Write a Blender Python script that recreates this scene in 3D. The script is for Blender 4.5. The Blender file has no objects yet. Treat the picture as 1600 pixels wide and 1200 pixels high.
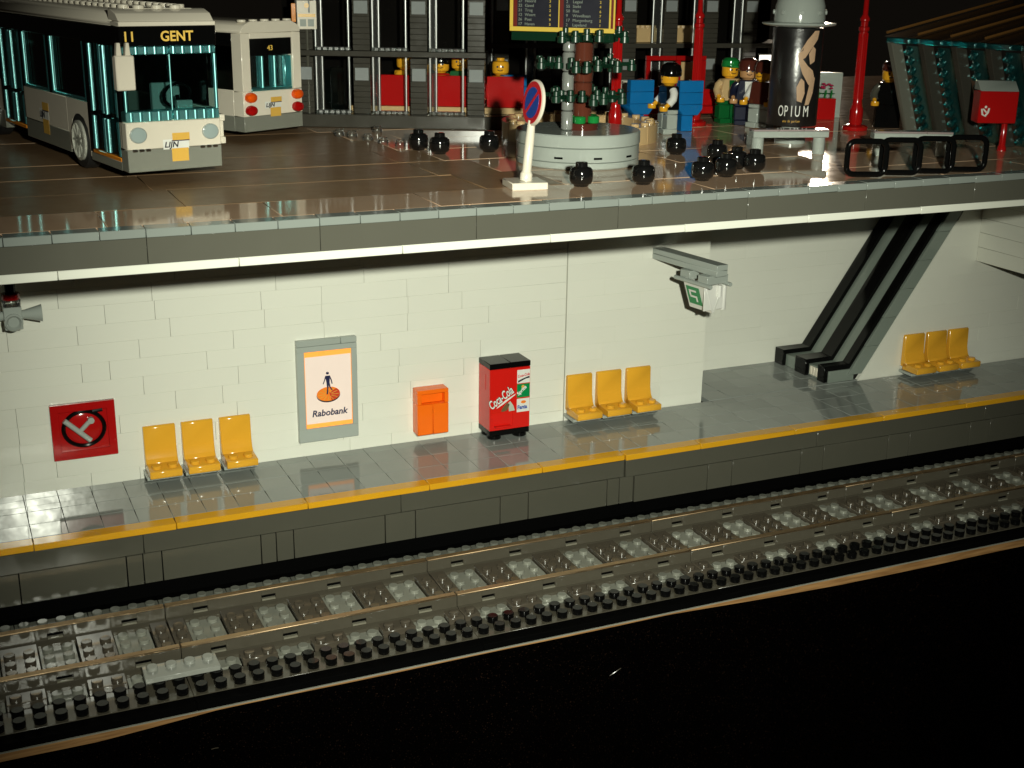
import bpy, bmesh, math, random
from mathutils import Matrix, Vector

# All lengths below are in studs of the toy bricks (8 mm); S turns a stud into scene units (model built ten times enlarged).
S = 0.08
rnd = random.Random(7)
scene = bpy.context.scene
col = scene.collection
R = math.radians

# ------------------------------------------------------------------ camera, light, exposure
CAM = Vector((-9.511, -64.033, 35.081))
RIGHT = Vector((0.91298, -0.40777, 0.01406))
FWD = Vector((0.39221, 0.86762, -0.30563))
UP = Vector((0.11243, 0.28455, 0.95205))
cd = bpy.data.cameras.new('camera')
cam = bpy.data.objects.new('camera', cd)
col.objects.link(cam)
cd.sensor_width = 36
cd.lens = 45.575
cd.clip_start = 0.05
cd.clip_end = 400
m = Matrix((RIGHT, UP, -FWD)).transposed().to_4x4()
m.translation = CAM * S
cam.matrix_world = m
scene.camera = cam

world = bpy.data.worlds.new('World')
scene.world = world
world.use_nodes = True
bg = world.node_tree.nodes['Background']
bg.inputs[0].default_value = (1.0, 0.82, 0.6, 1)
bg.inputs[1].default_value = 0.004

# camera flash: a little to the right of and above the lens
fd = bpy.data.lights.new('flash', 'SPOT')
fd.energy = 2120
fd.color = (0.975, 1.0, 0.83)
fd.spot_size = R(62)
fd.spot_blend = 1.0
fd.shadow_soft_size = 0.8 * S
fo = bpy.data.objects.new('flash', fd)
col.objects.link(fo)
fm = m.copy()
fm.translation = (CAM + RIGHT * 7.3 + UP * 3.5) * S
fo.matrix_world = fm @ Matrix.Rotation(R(3.6), 4, 'Y') @ Matrix.Rotation(R(-1.5), 4, 'X')
# warm room lamp far behind the model
rd = bpy.data.lights.new('room_lamp', 'POINT')
rd.energy = 1500
rd.color = (1.0, 0.83, 0.62)
rd.shadow_soft_size = 3 * S
ro = bpy.data.objects.new('room_lamp', rd)
col.objects.link(ro)
ro.location = Vector((154, 152.5, 52)) * S

scene.view_settings.view_transform = 'Standard'
scene.view_settings.look = 'None'
scene.view_settings.exposure = 0.0
scene.view_settings.gamma = 1.0
scene.view_settings.use_curve_mapping = False
scene.render.engine = 'CYCLES'
scene.cycles.use_denoising = True
scene.cycles.max_bounces = 10
scene.cycles.caustics_reflective = True
scene.cycles.caustics_refractive = False
scene.cycles.blur_glossy = 0.3
scene.cycles.sample_clamp_indirect = 10.0


# ------------------------------------------------------------------ materials
def lin(c):
    c = c / 255.0
    return c / 12.92 if c <= 0.04045 else ((c + 0.055) / 1.055) ** 2.4


MATS = {}


def mat(name, rgb, rough=0.16, metal=0.0, trans=0.0, emit=0.0, bump=0.012, vary=0.05, scale=0.6, alpha=1.0, spec=0.5, srgb=True):
    if name in MATS:
        return MATS[name]
    M = bpy.data.materials.new(name)
    M.use_nodes = True
    nt = M.node_tree
    b = nt.nodes['Principled BSDF']
    c = tuple(lin(v) for v in rgb) if srgb else tuple(rgb)
    tc = nt.nodes.new('ShaderNodeTexCoord')
    oi = nt.nodes.new('ShaderNodeObjectInfo')
    vm = nt.nodes.new('ShaderNodeVectorMath')
    vm.operation = 'ADD'
    nt.links.new(tc.outputs['Object'], vm.inputs[0])
    nt.links.new(oi.outputs['Random'], vm.inputs[1])
    n = nt.nodes.new('ShaderNodeTexNoise')
    n.inputs['Scale'].default_value = scale / S
    n.inputs['Detail'].default_value = 3
    nt.links.new(vm.outputs[0], n.inputs['Vector'])
    # colour: slight cast variation from piece to piece and across a piece
    add = nt.nodes.new('ShaderNodeMath')
    add.operation = 'ADD'
    nt.links.new(n.outputs['Fac'], add.inputs[0])
    nt.links.new(oi.outputs['Random'], add.inputs[1])
    mr = nt.nodes.new('ShaderNodeMapRange')
    mr.inputs['From Min'].default_value = 0.3
    mr.inputs['From Max'].default_value = 1.7
    mr.inputs['To Min'].default_value = 1 - vary
    mr.inputs['To Max'].default_value = 1 + vary
    nt.links.new(add.outputs[0], mr.inputs['Value'])
    mx = nt.nodes.new('ShaderNodeMix')
    mx.data_type = 'RGBA'
    mx.blend_type = 'MULTIPLY'
    mx.inputs['Factor'].default_value = 1.0
    mx.inputs[6].default_value = (*c, 1)
    nt.links.new(mr.outputs[0], mx.inputs[7])
    nt.links.new(mx.outputs[2], b.inputs['Base Color'])
    # roughness: faint smudges
    n2 = nt.nodes.new('ShaderNodeTexNoise')
    n2.inputs['Scale'].default_value = 1.1 / S
    n2.inputs['Detail'].default_value = 2
    nt.links.new(vm.outputs[0], n2.inputs['Vector'])
    r2 = nt.nodes.new('ShaderNodeMapRange')
    r2.inputs['From Min'].default_value = 0.3
    r2.inputs['From Max'].default_value = 0.7
    r2.inputs['To Min'].default_value = rough * 0.88
    r2.inputs['To Max'].default_value = rough * 1.15
    nt.links.new(n2.outputs['Fac'], r2.inputs['Value'])
    nt.links.new(r2.outputs[0], b.inputs['Roughness'])
    b.inputs['Metallic'].default_value = metal
    b.inputs['Specular IOR Level'].default_value = spec
    if trans:
        b.inputs['Transmission Weight'].default_value = trans
    if emit:
        b.inputs['Emission Color'].default_value = (*c, 1)
        b.inputs['Emission Strength'].default_value = emit
    if bump:
        bp = nt.nodes.new('ShaderNodeBump')
        bp.inputs['Strength'].default_value = bump
        bp.inputs['Distance'].default_value = 0.3 * S
        nt.links.new(n.outputs['Fac'], bp.inputs['Height'])
        nt.links.new(bp.outputs[0], b.inputs['Normal'])
    MATS[name] = M
    return M


WHITE = mat('white_brick', (0.72, 0.725, 0.645), 0.17, bump=0.06, vary=0.018, scale=0.5, srgb=False)
CREAM = mat('cream_plastic', (0.72, 0.66, 0.55), 0.15, srgb=False)
LGREY = mat('light_grey_plastic', (0.34, 0.375, 0.345), 0.12, srgb=False)
TILE = mat('platform_tile_grey', (0.25, 0.27, 0.255), 0.06, bump=0.012, vary=0.12, scale=0.35, srgb=False)
DGREY = mat('dark_grey_plastic', (0.074, 0.072, 0.056), 0.14, srgb=False)
TRACKG = mat('track_grey_plastic', (0.074, 0.066, 0.049), 0.2, srgb=False)
TRACKL = mat('track_light_plate', (0.29, 0.295, 0.25), 0.1, vary=0.2, srgb=False)
PLATE = mat('ballast_plate_grey', (0.225, 0.23, 0.195), 0.2, vary=0.2, spec=0.4, srgb=False)
EDGE = mat('deck_edge_tile', (0.225, 0.25, 0.232), 0.12, srgb=False)
ESCG = mat('escalator_grey', (0.20, 0.235, 0.205), 0.14, srgb=False)
FASCIA = mat('deck_fascia_grey', (0.092, 0.09, 0.072), 0.16, srgb=False)
PANEL = mat('platform_side_grey', (0.074, 0.072, 0.056), 0.16, spec=0.2, srgb=False)
FARST = mat('far_strip_grey', (0.14, 0.145, 0.125), 0.15, srgb=False)
LEDGE = mat('slot_ledge_grey', (0.19, 0.18, 0.14), 0.15, srgb=False)
SLEEP = mat('sleeper_grey', (0.074, 0.062, 0.046), 0.17, spec=0.9, srgb=False)
COPPER = mat('rail_metal', (0.50, 0.36, 0.22), 0.42, metal=1.0, bump=0, srgb=False)
BOLL = mat('bollard_black', (0.006, 0.006, 0.006), 0.1, spec=0.8, srgb=False)
BLACK = mat('black_plastic', (0.003, 0.003, 0.003), 0.1, spec=0.22, srgb=False)
GAP = mat('matte_black_plate', (0.0015, 0.0015, 0.0015), 0.7, bump=0, spec=0.02, srgb=False)  # flat near-black of ground plates, platform core and slot fillings
YELLOW = mat('yellow_plastic', (0.66, 0.33, 0.014), 0.14, srgb=False)
SEATY = mat('seat_yellow_plastic', (0.74, 0.37, 0.03), 0.13, srgb=False)
RED = mat('red_plastic', (0.38, 0.006, 0.006), 0.12, srgb=False)
VRED = mat('vending_red', (0.62, 0.012, 0.008), 0.15, srgb=False)
GREEN = mat('green_plastic', (0.006, 0.10, 0.025), 0.15, srgb=False)
DGREEN = mat('dark_green_plastic', (0.004, 0.022, 0.011), 0.12, srgb=False)
LEAFG = mat('leaf_green_gloss', (0.004, 0.03, 0.015), 0.3, spec=1.0, srgb=False)
BGREEN = mat('bright_green_plastic', (0.01, 0.20, 0.04), 0.12, srgb=False)
BROWN = mat('reddish_brown_plastic', (0.075, 0.018, 0.012), 0.12, srgb=False)
BLUE = mat('blue_plastic', (0.006, 0.13, 0.36), 0.13, srgb=False)
NAVY = mat('navy_plastic', (0.010, 0.012, 0.03), 0.2, srgb=False)
TAN = mat('tan_plastic', (0.55, 0.38, 0.19), 0.14, srgb=False)
SKIN = mat('figure_yellow', (0.75, 0.36, 0.02), 0.15, srgb=False)
ROAD = mat('road_plate', (0.27, 0.165, 0.088), 0.34, bump=0.02, vary=0.12, scale=0.6, srgb=False)
PLAZA = mat('plaza_tile', (0.55, 0.37, 0.245), 0.075, bump=0.015, vary=0.12, scale=0.6, srgb=False)
BUSGREY = mat('bus_skirt_grey', (0.21, 0.215, 0.18), 0.15, srgb=False)
ORANGE = mat('orange_plastic', (0.72, 0.24, 0.02), 0.16, srgb=False)
LOGOY = mat('logo_yellow_print', (0.72, 0.42, 0.08), 0.25, srgb=False)
PAPER = mat('white_print', (0.72, 0.72, 0.68), 0.3, srgb=False)
INK = mat('dark_ink', (0.012, 0.012, 0.02), 0.4, spec=0.2, srgb=False)
NAVYINK = mat('navy_ink', (0.012, 0.014, 0.06), 0.4, srgb=False)
REDINK = mat('red_ink', (0.6, 0.012, 0.02), 0.3, srgb=False)
GREENINK = mat('green_ink', (0.0, 0.22, 0.06), 0.3, srgb=False)
BLUEINK = mat('blue_ink', (0.01, 0.06, 0.35), 0.3, srgb=False)
ORINK = mat('orange_ink', (0.85, 0.22, 0.02), 0.3, srgb=False)
DORINK = mat('deep_orange_ink', (0.55, 0.05, 0.02), 0.3, srgb=False)
SKININK = mat('skin_print', (0.50, 0.33, 0.21), 0.25, srgb=False)
CHROME = mat('chrome', (0.7, 0.7, 0.7), 0.1, metal=1.0, srgb=False)
TORANGE = mat('clear_orange_plastic', (0.88, 0.15, 0.008), 0.12, trans=0.0, srgb=False)
TRED = mat('clear_red_plastic', (0.5, 0.01, 0.01), 0.1, trans=0.3, srgb=False)
LITORANGE = mat('lit_orange_panel', (1.0, 0.34, 0.06), 0.3, emit=0.55, srgb=False)
LITPAPER = mat('lit_poster_paper', (0.84, 0.69, 0.63), 0.35, emit=0.14, srgb=False)
BUSGREY2 = mat('rib_grey', (0.13, 0.128, 0.105), 0.2, srgb=False)
DGB = mat('building_dark_grey', (0.045, 0.042, 0.034), 0.2, srgb=False)
WOODT = mat('board_top', (0.26, 0.26, 0.22), 0.5, srgb=False)
GLARE = mat('glare_white', (1.0, 0.93, 0.82), 0.3, emit=1.6, srgb=False)  # emission stands in for a bright reflection
AMBER = mat('amber_display_text', (0.85, 0.55, 0.10), 0.4, emit=0.12, srgb=False)
BOARDTXT = mat('timetable_print', (0.20, 0.23, 0.20), 0.4, spec=0.2, srgb=False)
MAROON = mat('maroon_print', (0.12, 0.012, 0.008), 0.4, spec=0.2, srgb=False)
PINK = mat('pink_plastic', (0.5, 0.03, 0.10), 0.2, srgb=False)
MAUVE = mat('bench_top_tile', (0.30, 0.24, 0.24), 0.1, srgb=False)


def wood_mat():
    M = bpy.data.materials.new('plywood_edge')
    M.use_nodes = True
    nt = M.node_tree
    b = nt.nodes['Principled BSDF']
    tc = nt.nodes.new('ShaderNodeTexCoord')
    mp = nt.nodes.new('ShaderNodeMapping')
    mp.inputs['Scale'].default_value = (0.4 / S, 6 / S, 6 / S)
    n = nt.nodes.new('ShaderNodeTexNoise')
    n.inputs['Scale'].default_value = 1.0
    n.inputs['Detail'].default_value = 6
    cr = nt.nodes.new('ShaderNodeValToRGB')
    cr.color_ramp.elements[0].position = 0.3
    cr.color_ramp.elements[0].color = (0.20, 0.095, 0.03, 1)
    cr.color_ramp.elements[1].position = 0.7
    cr.color_ramp.elements[1].color = (0.42, 0.23, 0.09, 1)
    nt.links.new(tc.outputs['Object'], mp.inputs['Vector'])
    nt.links.new(mp.outputs[0], n.inputs['Vector'])
    nt.links.new(n.outputs['Fac'], cr.inputs[0])
    nt.links.new(cr.outputs[0], b.inputs['Base Color'])
    b.inputs['Roughness'].default_value = 0.6
    return M


def cloth_mat():
    M = bpy.data.materials.new('black_velvet_cloth')
    M.use_nodes = True
    nt = M.node_tree
    b = nt.nodes['Principled BSDF']
    tc = nt.nodes.new('ShaderNodeTexCoord')
    v = nt.nodes.new('ShaderNodeTexNoise')
    v.inputs['Scale'].default_value = 13 / S
    v.inputs['Detail'].default_value = 2
    nt.links.new(tc.outputs['Object'], v.inputs['Vector'])
    cr = nt.nodes.new('ShaderNodeValToRGB')
    cr.color_ramp.elements[0].position = 0.66
    cr.color_ramp.elements[0].color = (0.0006, 0.0005, 0.0005, 1)
    cr.color_ramp.elements[1].position = 0.74
    cr.color_ramp.elements[1].color = (0.030, 0.015, 0.009, 1)
    nt.links.new(v.outputs['Fac'], cr.inputs[0])
    nt.links.new(cr.outputs[0], b.inputs['Base Color'])
    b.inputs['Roughness'].default_value = 0.95
    b.inputs['Specular IOR Level'].default_value = 0.0
    return M




def thin_glass(name, tint, gloss, rough=0.2, haze=0.0, hcol=(0.2, 0.5, 0.5), base=0.0):
    # thin clear moulding: see-through with a tinted body, a faint milky share and a glossy skin
    M = bpy.data.materials.new(name)
    M.use_nodes = True
    nt = M.node_tree
    nt.nodes.remove(nt.nodes['Principled BSDF'])
    out = nt.nodes['Material Output']
    tr = nt.nodes.new('ShaderNodeBsdfTransparent')
    tr.inputs[0].default_value = (*tint, 1)
    gl = nt.nodes.new('ShaderNodeBsdfGlossy')
    gl.inputs['Color'].default_value = (*gloss, 1)
    gl.inputs['Roughness'].default_value = rough
    df = nt.nodes.new('ShaderNodeBsdfDiffuse')
    df.inputs[0].default_value = (*hcol, 1)
    fr_ = nt.nodes.new('ShaderNodeFresnel')
    fr_.inputs['IOR'].default_value = 1.55
    m0 = nt.nodes.new('ShaderNodeMixShader')
    m0.inputs[0].default_value = haze
    nt.links.new(tr.outputs[0], m0.inputs[1])
    nt.links.new(df.outputs[0], m0.inputs[2])
    m1 = nt.nodes.new('ShaderNodeMixShader')
    ad = nt.nodes.new('ShaderNodeMath')
    ad.operation = 'ADD'
    ad.use_clamp = True
    ad.inputs[1].default_value = base
    nt.links.new(fr_.outputs[0], ad.inputs[0])
    nt.links.new(ad.outputs[0], m1.inputs[0])
    nt.links.new(m0.outputs[0], m1.inputs[1])
    nt.links.new(gl.outputs[0], m1.inputs[2])
    nt.links.new(m1.outputs[0], out.inputs['Surface'])
    MATS[name] = M
    return M


TTEAL = thin_glass('clear_teal_plastic', (0.22, 0.62, 0.66), (0.45, 1.0, 1.0), 0.33, 0.14, (0.05, 0.45, 0.5), 0.5)
TDARK = thin_glass('smoked_teal_window', (0.62, 0.78, 0.78), (1, 1, 1), 0.08, 0.0)
CLEAR = thin_glass('clear_plastic', (0.86, 0.88, 0.86), (1, 1, 1), 0.12, 0.03, (0.5, 0.5, 0.5))
CLEARE = thin_glass('clear_edge_plastic', (0.62, 0.65, 0.63), (1, 1, 1), 0.3, 0.05, (0.5, 0.52, 0.5), 0.28)
thin_glass('clear_dark_teal', (0.12, 0.36, 0.37), (0.6, 1, 1), 0.16, 0.3, (0.008, 0.10, 0.105), 0.2)
WOOD = wood_mat()
CLOTH = cloth_mat()


# ------------------------------------------------------------------ mesh helpers
class MB:
    def __init__(self):
        self.bm = bmesh.new()

    def box(self, x0, x1, y0, y1, z0, z1, bev=0.03, seg=1, mtx=None):
        ret = bmesh.ops.create_cube(self.bm, size=1)
        vs = ret['verts']
        for v in vs:
            v.co = Vector(((x0 + x1) / 2 + v.co.x * (x1 - x0), (y0 + y1) / 2 + v.co.y * (y1 - y0), (z0 + z1) / 2 + v.co.z * (z1 - z0)))
        if bev:
            es = list({e for v in vs for e in v.link_edges})
            r = bmesh.ops.bevel(self.bm, geom=es, offset=bev, segments=seg, affect='EDGES', profile=0.5)
            vs = list({v for f in r['faces'] for v in f.verts} | {v for v in vs if v.is_valid})
        if mtx:
            for v in vs:
                v.co = mtx @ v.co
        return self

    def lathe(self, prof, cx=0, cy=0, cz=0, seg=20, axis='Z', mtx=None):
        rings = []
        for r, z in prof:
            if r < 1e-6:
                rings.append([self.bm.verts.new((0, 0, z))])
            else:
                rings.append([self.bm.verts.new((r * math.cos(2 * math.pi * i / seg), r * math.sin(2 * math.pi * i / seg), z)) for i in range(seg)])
        for a, b in zip(rings, rings[1:]):
            if len(a) == 1 and len(b) == 1:
                continue
            for i in range(seg):
                j = (i + 1) % seg
                if len(a) == 1:
                    self.bm.faces.new((a[0], b[j], b[i]))
                elif len(b) == 1:
                    self.bm.faces.new((a[i], a[j], b[0]))
                else:
                    self.bm.faces.new((a[i], a[j], b[j], b[i]))
        if len(rings[0]) > 1:
            self.bm.faces.new(list(reversed(rings[0])))
        if len(rings[-1]) > 1:
            self.bm.faces.new(rings[-1])
        vs = [v for r in rings for v in r]
        for v in vs:
            c = v.co.copy()
            if axis == 'X':
                c = Vector((c.z, c.x, c.y))
            elif axis == 'Y':
                c = Vector((c.y, c.z, c.x))
            if mtx:
                c = mtx @ c
            v.co = c + Vector((cx, cy, cz))
        return self

    def cyl(self, cx, cy, z0, z1, r, seg=14, r2=None):
        e = min(0.03, r * 0.15)
        r2 = r if r2 is None else r2
        return self.lathe([(r - e, z0), (r, z0 + e), (r2, z1 - e), (r2 - e, z1)], cx, cy, 0, seg)

    def stud(self, cx, cy, z, seg=12):
        return self.lathe([(0.3, z - 0.02), (0.3, z + 0.17), (0.27, z + 0.2)], cx, cy, 0, seg)

    def prism(self, poly, lo, hi, axis='Y', bev=0.0):
        # polygon in (x,z) extruded along Y, or (y,z) along X, or (x,y) along Z
        def pt(a, b, c):
            return {'Y': (a, c, b), 'X': (c, a, b), 'Z': (a, b, c)}[axis]
        A = [self.bm.verts.new(pt(a, b, lo)) for a, b in poly]
        B = [self.bm.verts.new(pt(a, b, hi)) for a, b in poly]
        n = len(poly)
        fs = [self.bm.faces.new(A), self.bm.faces.new(list(reversed(B)))]
        for i in range(n):
            j = (i + 1) % n
            fs.append(self.bm.faces.new((A[j], A[i], B[i], B[j])))
        bmesh.ops.recalc_face_normals(self.bm, faces=fs)
        if bev:
            es = list({e for f in fs for e in f.edges})
            bmesh.ops.bevel(self.bm, geom=es, offset=bev, segments=1, affect='EDGES', profile=0.5)
        return self

    def tube(self, pts, r, seg=8, closed=False):
        pts = [Vector(p) for p in pts]
        n = len(pts)
        rings = []
        prevn = None
        for i in range(n):
            if closed:
                t = (pts[(i + 1) % n] - pts[i - 1]).normalized()
            else:
                t = (pts[min(i + 1, n - 1)] - pts[max(i - 1, 0)]).normalized()
            if prevn is None:
                u = t.cross(Vector((0, 0, 1)))
                if u.length < 0.1:
                    u = t.cross(Vector((0, 1, 0)))
                u.normalize()
            else:
                u = (prevn - t * prevn.dot(t)).normalized()
            prevn = u
            w = t.cross(u)
            rings.append([self.bm.verts.new(pts[i] + (u * math.cos(2 * math.pi * k / seg) + w * math.sin(2 * math.pi * k / seg)) * r) for k in range(seg)])
        for i in range(n if closed else n - 1):
            a, b = rings[i], rings[(i + 1) % n]
            for k in range(seg):
                j = (k + 1) % seg
                self.bm.faces.new((a[k], a[j], b[j], b[k]))
        if not closed:
            self.bm.faces.new(list(reversed(rings[0])))
            self.bm.faces.new(rings[-1])
        return self

    def mesh(self, name):
        bmesh.ops.recalc_face_normals(self.bm, faces=self.bm.faces[:])
        for v in self.bm.verts:
            v.co *= S
        me = bpy.data.meshes.new(name)
        self.bm.to_mesh(me)
        self.bm.free()
        for p in me.polygons:
            p.use_smooth = True
        me.set_sharp_from_angle(angle=R(38))
        return me

    def build(self, name, material, parent=None, loc=(0, 0, 0), rz=0.0):
        return link(name, self.mesh(name), material, parent, loc, rz)


def link(name, me, material, parent=None, loc=(0, 0, 0), rz=0.0, rot=None):
    if material and not me.materials:
        me.materials.append(material)
    o = bpy.data.objects.new(name, me)
    col.objects.link(o)
    o.parent = parent
    o.location = Vector(loc) * S
    o.rotation_euler = rot if rot else (0, 0, rz)
    return o


def tag(o, label=None, cat=None, group=None, kind=None):
    if label:
        o['label'] = label
    if cat:
        o['category'] = cat
    if group:
        o['group'] = group
    if kind:
        o['kind'] = kind
    return o


def thing(name, label, cat, loc=(0, 0, 0), rz=0.0, group=None):
    o = bpy.data.objects.new(name, None)
    col.objects.link(o)
    o.empty_display_size = 0.05
    o.location = Vector(loc) * S
    o.rotation_euler = (0, 0, rz)
    return tag(o, label, cat, group)


def structure(name, loc=(0, 0, 0)):
    o = bpy.data.objects.new(name, None)
    col.objects.link(o)
    o.empty_display_size = 0.05
    o.location = Vector(loc) * S
    o['kind'] = 'structure'
    return o


def copy_tree(o, parent=None):
    c = o.copy()
    col.objects.link(c)
    c.parent = parent
    for ch in list(o.children):
        copy_tree(ch, c)
    return c


_bc = {}


def boxmesh(name, sx, sy, sz, material, bev=0.03):
    k = (round(sx, 3), round(sy, 3), round(sz, 3), material.name, bev)
    if k not in _bc:
        me = MB().box(0, sx, 0, sy, 0, sz, bev).mesh(name)
        me.materials.append(material)
        _bc[k] = me
    return _bc[k]


def text_mesh(txt, size, depth=0.02, shear=0.0, bold=0.0, align='LEFT'):
    cu = bpy.data.curves.new('txt', 'FONT')
    cu.body = txt
    cu.size = size
    cu.extrude = depth
    cu.shear = shear
    cu.offset = bold
    cu.align_x = align
    cu.resolution_u = 3
    o = bpy.data.objects.new('txt', cu)
    col.objects.link(o)
    dg = bpy.context.evaluated_depsgraph_get()
    me = bpy.data.meshes.new_from_object(o.evaluated_get(dg))
    bpy.data.objects.remove(o)
    bpy.data.curves.remove(cu)
    me.transform(Matrix.Scale(S, 4))
    me.materials.clear()
    return me


def text_part(name, txt, size, material, parent, loc, rz=0.0, shear=0.0, bold=0.0, align='LEFT', depth=0.015, tilt=0.0, wide=1.0):
    # lettering standing upright, facing -Y of its parent, turned by rz about Z and slanted by tilt in its own plane
    me = text_mesh(txt, size, depth, shear, bold, align)
    me.transform(Matrix.Rotation(R(90), 4, 'X') @ Matrix.Rotation(tilt, 4, 'Z') @ Matrix.Diagonal((wide, 1, 1, 1)))
    return link(name, me, material, parent, loc, rz)


# ------------------------------------------------------------------ levels of the model
ZT = -1.2          # top of the black ground plates
ZP = 3.48          # platform floor
YP, YW = 8.35, 16.25
YR = 23.2          # back wall of the recess
ZS = 23.75         # street level
YC = -5.2          # front edge of the street deck
X0, X1 = -16.0, 92.0

# ------------------------------------------------------------------ table board and cloth
MB().box(X0 - 4, X1, -4.35, 9.2, -2.45, -1.66, 0.02).build('board', WOOD)
tag(bpy.data.objects['board'], kind='structure')
vb = MB().box(X0 - 4, X1, -4.37, -3.6, -1.655, -1.615, 0.01).build('board_veneer', WOODT, bpy.data.objects['board'])
bl = MB()
nx, nz = 220, 46
grid = []
for i in range(nx + 1):
    x = X0 - 6 + (X1 + 12 - X0) * i / nx
    # the cloth is pinned just under the board's top in the middle and sags at both ends
    top = -1.665 + 0.015 * math.sin(x * 0.5)
    if x < 1.0:
        top -= min(0.36, (1.0 - x) * 0.06)
    if x > 28:
        top -= min(0.44, (x - 28) * 0.035)
    rowv = []
    for j in range(nz + 1):
        t = j / nz
        z = top - 26 * t
        y = -4.5 - 0.35 * t ** 0.5 - 1.2 * t * (0.5 + 0.5 * math.sin(x * 0.42 + 0.8 * math.sin(x * 0.13))) - 0.35 * t * math.sin(x * 1.1 + 2 * t)
        rowv.append(bl.bm.verts.new((x, y, z)))
    grid.append(rowv)
for i in range(nx):
    for j in range(nz):
        bl.bm.faces.new((grid[i][j], grid[i + 1][j], grid[i + 1][j + 1], grid[i][j + 1]))
cl = bl.build('table_cloth', CLOTH)
so = cl.modifiers.new('thick', 'SOLIDIFY')
so.thickness = 0.05 * S
so.offset = 0
tag(cl, 'black cloth hanging in folds from the front edge of the wooden board', 'cloth')
for (x, z, a, ln) in [(23.6, -4.35, 0.5, 0.8), (0.4, -3.35, 0.1, 0.35)]:
    t = MB().tube([(x, -5.3, z), (x + ln * 0.5 * math.cos(a), -5.38, z + ln * 0.5 * math.sin(a) + 0.05), (x + ln * math.cos(a), -5.36, z + ln * math.sin(a))], 0.018, 5).build('lint_thread', SLEEP)
    tag(t, 'longer pale lint thread on the black cloth, right of centre' if ln > 0.5 else 'tiny pale lint speck on the black cloth near the board end', 'thread')

# ------------------------------------------------------------------ track bed
bed = structure('track_bed')
for k in range(7):
    link('ground_plate', boxmesh('ground_plate', 15.98, 13.1, 0.4, GAP, 0.02), GAP, bed, (X0 + 16 * k, -4.3, -1.6))
# dark grey strips with two rows of black round plates along the near side
for k in range(7):
    link('strip_plate', boxmesh('strip_plate', 15.98, 2.0, 0.06, TRACKG, 0.015), TRACKG, bed, (X0 + 16 * k, -3.52, -1.195))
rp = MB().lathe([(0.31, 0), (0.32, 0.03), (0.32, 0.36), (0.29, 0.39)], seg=16).mesh('round_plate')
rp.materials.append(BLACK)
for i in range(86):
    for j in range(2):
        link('round_plate', rp, BLACK, bed, (X0 + 4.5 + i, -2.05 - j + rnd.uniform(-.02, .02), -1.137), rot=(0, 0, rnd.uniform(0, 3)))
# grey studded strip behind the far rail
sp = MB().box(0, 3.98, 0, 1.0, 0, 0.45, 0.02)
for i in range(4):
    sp.stud(i + 0.5, 0.5, 0.45)
sp = sp.mesh('studded_plate')
sp.materials.append(FARST)
for i in range(26):
    link('studded_plate', sp, FARST, bed, (X0 + 4 * i, 6.52, -1.32))
# light plates between the sleepers
lp = MB().box(0.03, 1.97, -1.45, 6.45, 0, 0.16, 0.03)
for i in range(2):
    for j in range(8):
        lp.stud(i + 0.5, -1 + j, 0.16)
lp = lp.mesh('ballast_plate')
lp.materials.append(PLATE)
for i in range(24):
    link('ballast_plate', lp, TRACKL, bed, (X0 + 1 + 4 * i, 0, -1.195))
# a white plate lying loose beside the near rail
wp = MB().box(0, 3.9, -0.7, 0.75, 0, 0.3, 0.03)
for i in range(4):
    wp.stud(0.5 + 0.97 * i, 0.25, 0.3)
link('loose_plate', wp.mesh('loose_plate'), mat('pale_plate', (0.30, 0.31, 0.28), 0.15, srgb=False), bed, (-2.2, -1.45, -0.74))

# ------------------------------------------------------------------ rail track sections (16 studs each)
slp = MB().box(0.02, 1.98, -1.48, 6.48, 0, 0.42, 0.04)
for i in range(2):
    for yy in (-1, 1.5, 2.5, 3.5, 6):
        slp.stud(i + 0.5, yy, 0.42)
slp = slp.mesh('sleeper')
slp.materials.append(SLEEP)
hs = MB().box(0.02, 0.98, -1.48, 6.48, 0, 0.42, 0.04)
for yy in (-1, 1.5, 2.5, 3.5, 6):
    hs.stud(0.5, yy, 0.42)
hs = hs.mesh('sleeper')
hs.materials.append(SLEEP)
web = MB()
# web with a slot over every gap between sleepers
edges = [0.02]
for c in (2, 6, 10, 14):
    edges += [c - 0.42, c + 0.42]
edges.append(15.98)
for a, b in zip(edges[0::2], edges[1::2]):
    web.box(a, b, -0.24, 0.24, 0.0, 1.12, 0.02)
for c in (2, 6, 10, 14):
    web.box(c - 0.419, c + 0.419, -0.24, 0.24, 0.0, 0.50, 0.0)
    web.box(c - 0.419, c + 0.419, -0.24, 0.24, 0.84, 1.12, 0.0)
web.prism([(-0.62, 0.0), (0.62, 0.0), (0.62, 0.36), (0.3, 0.46), (-0.3, 0.46), (-0.62, 0.36)], 0.02, 15.98, 'X')
web = web.mesh('rail')
web.materials.append(TRACKG)
cap = MB().box(0.03, 15.97, -0.21, 0.21, 1.10, 1.21, 0.03).mesh('rail_cap')
cap.materials.append(COPPER)
slotl = MB().box(-0.40, 0.40, -0.27, 0.27, 0.49, 0.60, 0.0).mesh('slot_ledge')
slotl.materials.append(LEDGE)
slotb = MB().box(-0.41, 0.41, -0.08, 0.08, 0.605, 0.84, 0.0).mesh('slot_shade')  # dark block standing in for the shade inside the open slot
slotb.materials.append(GAP)
TRL = ['rail track section at the left end of the picture with the tarnished dark sleepers',
       'rail track section in front of the red fire hose cabinet and the poster',
       'rail track section in front of the vending machine',
       'rail track section in front of the escalator foot',
       'rail track section in front of the right three yellow seats',
       'rail track section cut off by the right picture edge']
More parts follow.
